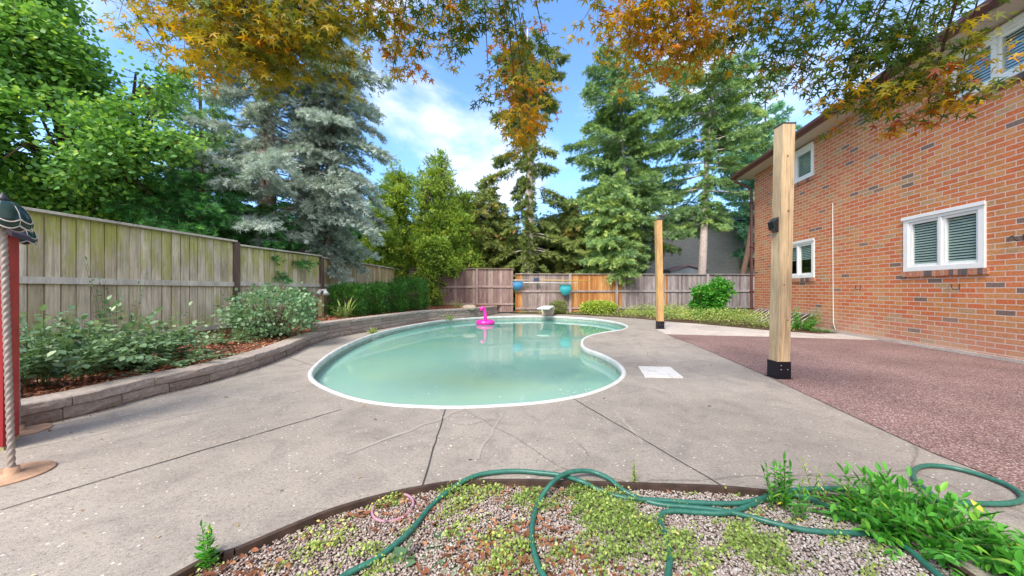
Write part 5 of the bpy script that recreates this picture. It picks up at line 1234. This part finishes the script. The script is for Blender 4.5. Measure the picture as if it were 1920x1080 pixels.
# right bed shrubs
BUSHL = [(7.35, 13.1, .45, .55, .5, .42), (7.65, 13.1, .85, .5, .45, .42), (7.9, 13.15, 1.12, .38, .35, .36), (7.2, 13.1, .95, .35, .35, .25)]
shrub('low_shrub', 'low yellow green shrub in front of the orange fence panel', 'shrub', (3.75, 14.9, .01), (.8, .45, .27), 6000, .075, M['leaf_yellowgreen'], jit=.04, tb=.15)
shrub('low_shrub', 'small dark ball shrub beside the diving board pedestal', 'shrub', (2.05, 15.3, .01), (.36, .33, .28), 2500, .06, M['leaf_olive'], jit=.03)
stem_plant('leafy_weed', 'green leafy clump against the slatted window well cover', 'weed', (7.75, 9.35, .0), 40, .5, .45, .09, 9, M['leaf_bright'], up=1.0, droop=.7)
stem_plant('leafy_weed', 'small green tuft at the near end of the window well cover', 'weed', (7.88, 8.9, .0), 20, .22, .25, .06, 7, M['leaf_bright'], up=.7, droop=.7)
# wall plants
for px_, py_, h_ in [(858,577,.28),(843,600,.22),(891,594,.18),(700,625,.12),(420,648,.16)]:
    g_ = G(px_, py_, .38 if py_ < 590 else .0)
    stem_plant('small_weed', {858:'weedy sprig growing on the mulch near the rock',843:'sprig growing at the foot of the block wall',891:'sprig rooted at the wall foot closest to the flamingo',700:'tiny yellow green weed at the wall foot beside the hedge',420:'little weed by the near stretch of wall'}[px_], 'weed', g_, 16, h_, h_ * .9, .06, 6, M['leaf_weed'], up=1, droop=.6)
# front bed
stem_plant('broadleaf_weed', 'broad leaved dock rosette in the middle of the gravel', 'weed', G(855, 1035, -.04), 10, .06, .09, .12, 1, M['leaf_dusty'], up=.35, droop=.6, w=1.5, bend=.1)
stem_plant('broadleaf_weed', 'smaller broad leaved rosette cut by the bottom of picture', 'weed', G(742, 1072, -.04), 7, .05, .06, .09, 1, M['leaf_dusty'], up=.35, droop=.6, w=1.6, bend=.1)
stem_plant('tall_weed', 'upright feathery weed beside the left end of the edging', 'weed', G(392, 1062, -.03), 6, .18, .05, .045, 12, M['leaf_bright'], up=2.2, droop=.25, w=.7)
stem_plant('tall_weed', 'spindly sprig standing on the edging behind the crossed hose', 'weed', G(1192, 910, -.02), 4, .14, .03, .03, 8, M['leaf_weed'], up=2.2, droop=.2, w=.7)
stem_plant('tall_weed', 'tall seeding weed with bare tips in front of grey concrete', 'weed', G(1475, 965, -.03), 13, .24, .12, .06, 9, M['leaf_bright'], up=1.8, droop=.35, w=.6)
stem_plant('tall_weed', 'thin wiry weed leaning over the hose left of the bright bush', 'weed', G(1560, 952, -.03), 5, .2, .14, .05, 7, M['leaf_weed'], up=1.4, droop=.3, w=.5)
stem_plant('bright_bush', 'lush bright green bush with long pointed leaves at lower right', 'bush', (1.84, 1.60, -.035), 110, .22, .24, .075, 8, M['leaf_bright'], up=.85, droop=.9, rx=1.1, ry=.8, w=.8)
stem_plant('bright_bush', 'dark green leafy plant filling the bottom right corner', 'bush', (2.02, 1.25, -.0), 70, .17, .24, .075, 8, M['leaf_bright'], up=.85, droop=.9, w=.8)
stem_plant('flower', 'single small yellow flower on the gravel by the hose', 'flower', G(1217, 995, -.035), 3, .035, .01, .016, 3, foliage('petal_yellow', [(0, (.7, .45, .02)), (1, (.8, .6, .03))], .3), up=1.5, droop=.2, base=ROUND)

# ------------------------------------------------------------------ trees
def limb(mb, pts, r0, r1, n=7): 
    k = len(pts); mb.tube(pts, [r0 + (r1 - r0) * i / (k - 1) for i in range(k)], n)
def conifer(name, label, x, y, ztop, prof, mat, group=None, z0=0, trunk_r=.16, bark_='bark_grey', nb=120, seg=.2, tw=9, leaf=.17, droop=.25, elev=(-.1, .35), lean=(0, 0), barez=0, seed=0, bias=None, wid=1.0, fill=1.0, gapy=0, tb=0.0, knob=False, inner=.12, curl=.12, hang=.35, clear=None, irr=.25, clearc=.35):
    """prof: list of (fraction of height, branch length).  Boughs carry flat sprays of needle tufts."""
    r_ = np.random.default_rng(seed + 100); T = thing(name, label, 'tree', (x, y, 0), 0, group); Hh = ztop
    tb_ = MB(); tp = []
    for i in range(13):
        u = i / 12; tp.append((x + lean[0] * u + .06 * math.sin(u * 7 + seed), y + lean[1] * u, z0 - .1 + (Hh - z0 + .1) * u))
    tb_.tube(tp, [trunk_r * (1 - .93 * (i / 12)) + .01 for i in range(13)], 10)
    fr = np.array([q[0] for q in prof]); ln = np.array([q[1] for q in prof])
    # branches distributed with height, more where they are longer
    us = np.linspace(fr[0], .995, 400); wgt = np.interp(us, fr, ln) + .15; cdf = np.cumsum(wgt); cdf /= cdf[-1]
    uu = np.interp((np.arange(nb) + .5) / nb, cdf, us); uu = np.clip(uu + r_.normal(0, .006, nb), 0, .995)
    az = np.arange(nb) * 2.39996 + r_.normal(0, .3, nb); Lb = np.interp(uu, fr, ln) * r_.uniform(1 - irr * 1.6, 1 + irr * .7, nb)
    if bias: Lb *= 1 + bias[1] * np.cos(az - bias[0])
    if clear: Lb *= np.where((uu > clear[0]) & (uu < clear[1]) & (np.cos(az - math.atan2(-y, -x)) > clearc), .1, 1)
    Lb = np.maximum(Lb, .1)
    if gapy: Lb *= np.where(r_.random(nb) < gapy, .35, 1)
    el = elev[0] + (elev[1] - elev[0]) * uu + r_.normal(0, .07, nb)
    Zb = z0 + (Hh - z0) * uu; tx = x + lean[0] * uu; ty = y + lean[1] * uu
    P_, D_, N_, Q_ = [], [], [], []
    for i in range(nb):
        L_ = Lb[i]; ca, sa = math.cos(az[i]), math.sin(az[i])
        def pos(s): return np.stack([tx[i] + ca * L_ * s, ty[i] + sa * L_ * s, Zb[i] + L_ * (s * math.tan(el[i]) - droop * s ** 2 + curl * s ** 4)], -1)
        bp_ = pos(np.array([0, .25, .5, .75, 1.0])); tb_.tube([tuple(q) for q in bp_], [max(.006, .022 * L_ / 2 * (1 - .8 * k / 4)) + .004 for k in range(5)], 4, cap=False)
        ntw = max(4, int(L_ / seg * 2 * fill)); s = np.clip(inner + (1 - inner) * (np.arange(ntw) + r_.random(ntw)) / ntw, 0, 1); side = np.where(np.arange(ntw) % 2, 1, -1)
        wl_ = wid * (.30 * L_ * (1 - s) ** .8 * np.minimum(1, s * 3 + .3) + .12) * r_.uniform(.6, 1.15, ntw)
        root = pos(s); od = np.array([ca, sa, 0]); sd = np.array([-sa, ca, 0])
        tdir = od * .75 + sd * side[:, None] * r_.uniform(.5, 1.1, ntw)[:, None] + np.array([0, 0, -.15]); tdir = nrm(tdir)
        a = (np.arange(tw) + r_.random((ntw, tw))) / tw           # along twig
        pp = root[:, None, :] + tdir[:, None, :] * (wl_[:, None] * a)[..., None] + r_.normal(0, .035, (ntw, tw, 3)); pp[..., 2] -= hang * wl_[:, None] * a ** 2
        dd = tdir[:, None, :] + r_.normal(0, .45, (ntw, tw, 3)) + np.array([0, 0, -.12]); P_.append(pp.reshape(-1, 3)); D_.append(dd.reshape(-1, 3))
        tn = np.clip(.5 + tb + .28 * (a - .5) + r_.normal(0, .13, (ntw, tw)) + r_.normal(0, .1), 0, 1); Q_.append(tn.reshape(-1))
    P_ = np.concatenate(P_); D_ = np.concatenate(D_); Q_ = np.concatenate(Q_); n = len(P_)
    Nn = r_.normal(0, .7, (n, 3)) + np.array([0, 0, .8]); v, f, tt = inst(BRUSH, P_, D_, Nn, r_.uniform(.7, 1.3, n) * leaf * 1.15, Q_)
    mesh_np('crown', v, f, mat, T, tint=tt)
    if knob: tb_.lathe((x + .0, y, knob), [(.02, -.12), (trunk_r * 1.15, -.06), (trunk_r * 1.3, .0), (trunk_r * 1.0, .08)], 10)
    tb_.build('trunk', M[bark_], T)
    return T
def broadleaf(name, label, x, y, lobes, nleaf, leaf, mat, trunk_r=.15, bark_='bark_brown', group=None, base=ROUND, clump=10, seed=0, tb=0, jit=.13, gap=-.55, w=1.0, updir=-.1, trunk_top=None, cat='tree', csd=.12):
    r_ = np.random.default_rng(seed + 50); T = thing(name, label, cat, (x, y, 0), 0, group); vol = np.array([l[3] * l[4] * l[5] for l in lobes]) ** .75; vol /= vol.sum()
    PP, QQ = [], []
    tbm = MB(); zc = np.mean([l[2] for l in lobes]); tt_ = trunk_top or zc * .6
    tbm.tube([(x, y, -.1), (x + .05, y, tt_ * .5), (x - .04, y, tt_)], [trunk_r, trunk_r * .85, trunk_r * .65], 10)
    for l, vv in zip(lobes, vol):
        nc = int(nleaf * vv / clump); d = nrm(r_.normal(size=(nc, 3))); rr = r_.uniform(.25, 1.0, nc) ** .45
        q = d * rr[:, None] * (1 + .22 * vnoise(d * 2.5, 1.6, int(abs(l[0]) * 31) % 89))[:, None]; p = np.array(l[:3]) + q * np.array(l[3:6])
        ok = (vnoise(p, 2.6 / max(.5, l[3]), 7) > gap) & (p[:, 2] > .1); PP.append(p[ok]); QQ.append(q[ok])
        a = Vector((x, y, tt_ * random.uniform(.6, 1))); b_ = Vector(l[:3]); md = a.lerp(b_, .5) + Vector((random.uniform(-.3, .3), random.uniform(-.3, .3), .2)); limb(tbm, catmull([a, md, b_], 4), trunk_r * .5, .02)
        for k in range(7):
            e = b_ + Vector([random.uniform(-.8, .8) * l[3 + j] for j in range(3)]); limb(tbm, [b_.lerp(md, .3), (b_ + e) / 2 + Vector((0, 0, .08)), e], .03, .008, 5)
    p = np.concatenate(PP); q = np.concatenate(QQ); P_ = np.repeat(p, clump, 0) + r_.normal(0, jit, (len(p) * clump, 3)) * np.array([1, 1, .7]); Q_ = np.repeat(q, clump, 0); n = len(P_)
    D = Q_ * .7 + r_.normal(0, .5, (n, 3)) + np.array([0, 0, updir]); Nn = Q_ * .35 + r_.normal(0, .4, (n, 3)) + np.array([0, 0, .9])
    Tt = np.clip(r_.normal(.48 + tb, .17, n) + np.repeat(r_.normal(0, csd, len(p)), clump), 0, 1); v, f, tt = inst(base, P_, D, Nn, r_.uniform(.65, 1.2, n) * leaf, Tt, np.full(n, w))
    mesh_np('crown', v, f, mat, T, tint=tt); tbm.build('trunk', M[bark_], T); return T
def lobe(px, py, Y, rpx, rz=None, ry=None):
    p = P(px, py, Y); r_ = rpx * Y / F; return (p[0], p[1], p[2], r_, ry or r_, (rz * Y / F) if rz else r_ * .85)

# big green maple at left
broadleaf('maple_tree', 'large bright green broadleaf tree filling the upper left', -9.2, 7.4,
          [lobe(-60, 60, 7, 130), lobe(40, 110, 6.8, 110), lobe(-40, 250, 6.6, 130), lobe(90, 260, 6.6, 110), lobe(190, 300, 6.8, 100), lobe(275, 235, 7.2, 62), lobe(275, 160, 7.6, 50), lobe(320, 270, 7.0, 34),
           lobe(40, 350, 6.8, 70), lobe(150, 375, 7.2, 55), lobe(225, 345, 7.4, 50), lobe(-80, -120, 7, 130), lobe(180, 200, 7.8, 55), lobe(20, -10, 7, 80)], 120000, .09, M['leaf_maple_green'], .22, seed=1, clump=10, jit=.14, gap=-.12)
# dark pines behind left fence
conifer('pine_tree', 'dark green pine with reddish trunk just behind the left fence', -7.1, 7.9, 4.1, [(.28, 1.1), (.6, 1.3), (1, .4)], M['leaf_dark'], 'evergreens behind the left fence', trunk_r=.09, bark_='bark_brown', nb=60, leaf=.15, seg=.16, seed=2)
conifer('pine_tree', 'bushy dark pine overhanging the dark fence post', -6.5, 9.0, 3.3, [(.22, .9), (.6, 1.15), (1, .4)], M['leaf_dark'], 'evergreens behind the left fence', trunk_r=.09, bark_='bark_brown', nb=70, leaf=.14, seg=.15, seed=3)
conifer('pine_tree', 'tall soft green conifer rising behind the maple and blue spruce', -12.6, 14.0, 11.6, [(.1, 2.2), (.5, 2.0), (1, .3)], M['leaf_sprucegreen'], 'evergreens behind the left fence', trunk_r=.15, nb=110, leaf=.24, seed=4)
# blue spruces
conifer('blue_spruce', 'tall silvery blue spruce whose thick bare trunk shows', -6.75, 9.5, 10.4, [(.22, 1.3), (.35, 1.9), (.5, 1.9), (.75, 2.0), (1, .6)], M['leaf_spruceblue'], 'silvery blue spruces behind the left fence', trunk_r=.29, bark_='bark_grey', nb=165, leaf=.17, seg=.14, tw=9, seed=5, droop=.28, elev=(-.1, .3), gapy=.2, fill=1.0, inner=.35, knob=4.7, tb=.06, bias=(R(10), .3), wid=1.2, clear=(.41, .70), irr=.35)
conifer('blue_spruce', 'fuller silvery blue spruce drooping over the fence corner', -5.75, 10.5, 9.3, [(.18, .75), (.3, 1.05), (.42, 1.4), (.75, 1.45), (.92, 1.1), (1, .5)], M['leaf_spruceblue'], 'silvery blue spruces behind the left fence', trunk_r=.12, bark_='bark_grey', nb=190, leaf=.17, seg=.13, tw=9, seed=6, droop=.6, elev=(-.15, .25), tb=.12, z0=.0, lean=(.35, .1), gapy=.33, wid=1.25, irr=.45, bias=(R(-70), .3))
# cedars
for i, (px_, Y, topy, r0, n_, mt, tbb, lb) in enumerate([
        (738, 17.0, 305, 2.1, 46000, 'leaf_yellowgreen', .05, 'yellow green cedar nearest the blue spruce'), (822, 16.9, 290, 2.5, 56000, 'leaf_yellowgreen', .08, 'tallest yellow green cedar in the back left corner'),
        (865, 19.0, 350, 2.3, 34000, 'leaf_yellowgreen', -.1, 'darker lower cedar right of the tallest yellow green cedar'), (708, 15.0, 372, 1.3, 26000, 'leaf_yellowgreen', -.02, 'lower cedar leaning over the end of the left fence')]):
    X = (px_ - 960) / 650 * Y; zt = CH + (542 - topy) / 650 * Y; lobes_ = []
    rr = random.Random(i)
    for k in range(26):
        u = rr.random() if k > 7 else k / 7; rad = r0 * (1 - .62 * u ** 2.2); aa = rr.uniform(0, 6.28); off_ = rad * rr.uniform(.2, .62) * (0 if k < 8 else 1); rl = rad * (rr.uniform(.3, .5) if k > 7 else .6)
        lobes_.append((X + off_ * math.cos(aa), Y + off_ * math.sin(aa), .7 + (zt - 1.2) * u, rl, rl, rl * 1.25))
    broadleaf('cedar_tree', lb, X, Y, lobes_, n_, .16, M[mt], .12, group='yellow green cedars in the back left corner', base=BRUSH, w=1.3, clump=14, jit=.10, seed=20 + i, tb=tbb - .1, updir=.1, gap=-.35, csd=.24)
# creeper hanging at fence corner
vl = [lobe(812, 470, 15.2, 34), lobe(800, 520, 15.1, 22, 30), lobe(806, 560, 15.1, 13, 22), lobe(845, 500, 15.3, 22)]
broadleaf('climbing_vine', 'green creeper spilling over the corner of the back fence', -3.6, 15.3, vl, 9000, .09, M['leaf_yellowgreen'], .03, seed=31, clump=8, jit=.06, trunk_top=1.0, cat='vine')
# olive conifers and fillers at back
conifer('olive_conifer', 'olive green conifer between the cedars and the tall spruce', -1.3, 19.2, 7.3, [(.05, 1.7), (.4, 1.7), (.7, 1.3), (1, .4)], M['leaf_olive'], 'olive green conifers behind the back fence', trunk_r=.13, nb=150, leaf=.27, seed=8, tb=.1, gapy=.25, wid=1.5)
conifer('olive_conifer', 'shorter olive conifer right of the tall central spruce trunk', 3.3, 19.5, 6.0, [(.05, 1.9), (.5, 1.7), (.8, 1.0), (1, .4)], M['leaf_olive'], 'olive green conifers behind the back fence', trunk_r=.13, nb=150, leaf=.27, seed=9, tb=.1, gapy=.25, wid=1.5)
conifer('olive_conifer', 'small blue green conifer far between the two spruce groups', 4.6, 23.0, 7.6, [(.05, 1.5), (.5, 1.1), (1, .1)], M['leaf_bluegreen'], 'olive green conifers behind the back fence', trunk_r=.13, nb=90, leaf=.22, seed=10)
# tall central spruce
conifer('tall_spruce', 'tall thin central spruce with pale bare trunk', .85, 18.0, 14.6, [(.06, 1.6), (.12, 3.2), (.3, 3.0), (.36, 1.4), (.5, 1.6), (.7, 1.7), (.9, 1.5), (1, .6)], M['leaf_olive'], trunk_r=.30, bark_='bark_pale', nb=185, leaf=.26, seg=.18, seed=11, droop=.4, gapy=.35, lean=(.0, 0), inner=.3, wid=1.1, bias=(R(90), .2), clear=(0, .62), irr=.45, clearc=.1)
# right spruces
conifer('green_spruce', 'tall blue green spruce left of the leaning trunk', 6.75, 19.2, 13.9, [(.25, 2.0), (.33, 3.2), (.55, 2.6), (.8, 2.3), (.93, 1.9), (1, .8)], M['leaf_sprucegreen'], 'green spruces behind the right back fence', trunk_r=.19, bark_='bark_pale', nb=165, leaf=.26, seg=.17, seed=12, irr=.5, droop=.3, lean=(-.9, 0), tb=-.02, gapy=.25, wid=1.35)
conifer('green_spruce', 'widest green spruce, its pale leaning trunk above the shed', 10.0, 18.6, 14.4, [(.31, 1.9), (.35, 3.2), (.45, 3.0), (.52, 2.6), (.7, 3.9), (.88, 3.0), (1, .8)], M['leaf_sprucegreen'], 'green spruces behind the right back fence', trunk_r=.23, bark_='bark_pale', nb=115, leaf=.26, seg=.17, seed=13, irr=.4, droop=.16, lean=(.9, 0), elev=(-.15, .15), gapy=.22, inner=.25, tb=.05, wid=1.35, bias=(R(70), .4), clear=(.3, .72))
conifer('green_spruce', 'smaller drooping spruce bough reaching over fence left of timber post', 5.1, 17.5, 6.9, [(.26, 1.2), (.45, 1.6), (.85, 1.0), (1, .4)], M['leaf_sprucegreen'], 'green spruces behind the right back fence', trunk_r=.1, nb=150, leaf=.24, seg=.15, seed=14, droop=.4, tb=.12, gapy=.15, wid=1.4)
conifer('green_spruce', 'pale distant spruce rising above the brick house gutter', 17.5, 24.0, 15.0, [(.2, 2.6), (.6, 3.0), (1, .5)], M['leaf_bluegreen'], 'green spruces behind the right back fence', trunk_r=.2, nb=120, leaf=.26, seed=15, droop=.2, tb=.2)
# leaning bare trunk behind fence
lt = thing('leaning_trunk', 'bare leaning trunk between grey house and downspout', 'tree', (12.5, 18.8, 0)); q = MB(); limb(q, catmull([(12.3, 18.8, -.1), (12.5, 18.85, 1.6), (12.85, 18.9, 3.2), (13.1, 19, 4.6)], 4), .17, .10, 10); q.build('trunk', M['bark_brown'], lt)
# dark background shrubs
for i, (px_, py_, Y, rp_, mt, lb) in enumerate([(1095, 440, 21, 55, 'leaf_olive', 'olive shrub mass beyond the orange fence panel'), (905, 440, 20.5, 50, 'leaf_olive', 'olive shrub mass beyond the reddish fence, left of the pale trunk'), (1045, 425, 21.5, 45, 'leaf_olive', 'tall olive shrub right of the central pale trunk'), (1160, 455, 22.5, 50, 'leaf_dark', 'dark shrub between the droopy bough and the grey house'), (930, 470, 22.5, 70, 'leaf_dark', 'dark shrub behind the tall spruce trunk, beyond reddish fence'), (1010, 480, 23.5, 60, 'leaf_dark', 'dark shrub just right of the pale central trunk'),
                             (560, 450, 14, 75, 'leaf_dark', 'dark shrub seen under the blue spruce boughs'), (440, 440, 12.5, 80, 'leaf_dark', 'dark shrub behind the grey fence middle'), (300, 400, 10.5, 75, 'leaf_dark', 'dark shrub behind the mossy fence section'), (130, 370, 9.5, 95, 'leaf_dark', 'dark shrub under the big maple at far left'), (650, 440, 16, 60, 'leaf_dark', 'dark shrub filling the gap left of cedars')]):
    p = P(px_, py_, Y); r_ = rp_ * Y / 650
    broadleaf('background_shrub', lb, p[0], p[1], [(p[0], p[1], p[2] * .5, r_, r_ * .8, p[2] * .5), (p[0] - r_ * .5, p[1], p[2] * .8, r_ * .7, r_ * .6, p[2] * .35), (p[0] + r_ * .5, p[1], p[2] * .85, r_ * .7, r_ * .6, p[2] * .35), (p[0], p[1], p[2], r_ * .6, r_ * .6, r_ * .5)],
              15000, .22, M[mt], .1, base=BRUSH, w=1.5, group='dark shrubs beyond the fences', seed=60 + i, clump=9, gap=-.9, cat='shrub')

broadleaf('round_shrub', 'bright green bushy shrub standing against the grey back fence', 7.5, 13.1, BUSHL, 7000, .085, M['leaf_bright'], .03, seed=91, clump=8, jit=.07, cat='shrub', trunk_top=.5, updir=.2)

# ------------------------------------------------------------------ Japanese maple overhead
jm = thing('japanese_maple', 'orange and green Japanese maple branches hanging over the camera', 'tree', (.3, -1.3, -.07))
mbr = MB(); r_ = np.random.default_rng(77)
# sprays: (px, py, Y, radius px x, radius px y, n leaves, tint mean, tint sd)
SP = [(240,-20,2.6,120,28,200,.52,.12),(190,5,2.9,70,24,70,.55,.1),(280,70,2.8,40,24,34,.62,.08),(450,20,2.5,130,60,1000,.48,.12),(400,80,2.4,90,55,620,.56,.10),(520,90,2.6,110,50,760,.5,.08),(560,40,2.6,110,60,620,.46,.1),(345,30,2.5,55,45,240,.6,.12),(480,120,2.5,60,30,260,.52,.07),(300,100,2.7,30,14,24,.64,.08),(620,60,2.8,60,50,240,.45,.12),
      (720,25,2.8,80,45,380,.5,.2),(800,40,2.9,70,45,300,.5,.22),(870,15,2.8,60,45,260,.35,.2),(740,70,2.9,40,35,110,.6,.18),(840,85,3.0,60,35,120,.35,.2),(950,30,2.9,60,55,260,.3,.25),(980,90,3.0,45,60,210,.4,.25),(950,160,3.1,45,50,210,.55,.2),(985,200,3.1,50,55,330,.62,.12),(975,250,3.1,30,28,130,.6,.1),(1030,130,3.2,25,30,60,.45,.15),(915,140,3.1,30,30,45,.35,.2),(740,120,2.9,18,25,26,.7,.15),
      (1120,5,2.8,60,25,120,.6,.12),(1200,30,2.7,70,45,420,.66,.12),(1180,75,2.8,50,40,240,.68,.12),(1210,110,2.8,30,20,70,.78,.08),(1290,50,2.6,70,60,480,.62,.16),(1290,90,2.7,50,30,150,.7,.12),(1380,50,2.6,80,55,300,.34,.2),(1360,110,2.8,50,28,70,.3,.2),(1450,40,2.6,70,55,240,.22,.18),(1470,100,2.7,60,45,190,.3,.2),(1500,150,2.8,30,35,50,.5,.2),
      (1560,60,2.6,80,70,300,.15,.14),(1640,70,2.5,80,70,340,.16,.16),(1600,140,2.6,70,45,190,.22,.2),(1680,140,2.5,60,50,240,.35,.3),(1720,60,2.4,55,70,220,.25,.25),(1640,190,2.6,60,20,130,.62,.15),(1740,190,2.5,30,30,90,.5,.3),(1790,200,2.5,35,25,90,.6,.25),(1560,190,2.7,40,14,50,.62,.12),
      (1000,-70,2.6,500,40,700,.45,.2),(1500,-60,2.5,300,40,350,.3,.2),(500,-60,2.4,300,45,600,.5,.15),(1230,130,2.7,16,12,18,.8,.06),(1300,15,2.6,90,30,240,.6,.15),(640,10,2.7,90,30,240,.45,.15),(1760,130,2.4,35,45,90,.35,.3),(1740,205,2.5,38,28,110,.55,.28),(1680,100,2.5,60,50,160,.2,.15)]
PP, DD, NN, SS, TT = [], [], [], [], []
hubs = [Vector((-1.3, 1.2, 3.3)), Vector((-.2, 1.6, 3.5)), Vector((1.1, 1.5, 3.4)), Vector((2.2, 1.4, 3.3)), Vector((-2.4, 1.3, 3.2))]
base_t = Vector((.3, -1.3, -.1)); fork = Vector((.25, -1.1, 1.9))
mbr.tube(catmull([base_t, (.33, -1.25, .9), fork], 4), [.12 - .004 * i for i in range(9)], 10)
for h in hubs: limb(mbr, catmull([fork, (fork + h) / 2 + Vector((0, -.15, .45)), h], 5), .06, .022)
for (px_, py_, Y, rx, ry, n, tm, tsd) in SP:
    c0 = Vector(P(px_, py_, Y)); ax = rx * Y / F; az_ = ry * Y / F; ay = .38
    nt_ = max(3, int(n * (.95 if px_ < 700 else 1.1)) // 9); tm = tm - .1
    hub = min(hubs, key=lambda h: (h - c0).length); mid_ = hub.lerp(c0, .5) + Vector((0, 0, .18))
    limb(mbr, catmull([hub, mid_, c0 + Vector((0, 0, az_ * .4))], 5), .007, .003, 5)
    for k in range(nt_):
        g = r_.normal(size=3) * .52; g = np.clip(g, -1.1, 1.1); tc0 = np.array(c0) + g * np.array([ax, ay, az_])
        if r_.random() < .5: mbr.tube([tuple(c0 + Vector((0, 0, az_ * .4))), tuple((np.array(c0) + tc0) / 2 + np.array([0, 0, .03])), tuple(tc0)], [.002, .0015, .001], 4, cap=False)
        tw_t = r_.normal(tm, tsd)
        for q_ in range(9):
            a = r_.uniform(0, 6.28); lp = tc0 + np.array([math.cos(a), math.sin(a), 0]) * r_.uniform(.02, .10) + np.array([0, 0, r_.normal(-.01, .025)])
            PP.append(lp); DD.append((math.cos(a) * .8, math.sin(a) * .8, r_.uniform(-1.1, -.1))); NN.append((r_.normal(0, .5), r_.normal(0, .5) - .25, 1)); SS.append(r_.uniform(.036, .068)); TT.append(np.clip(tw_t + r_.normal(0, .06), 0, 1))
v, f, tt = inst(PALM, np.array(PP), np.array(DD), np.array(NN), np.array(SS), np.array(TT)); mesh_np('crown', v, f, M['leaf_autumn'], jm, tint=tt)
mbr.build('trunk', M['bark_brown'], jm)
print('leaves', len(PP))
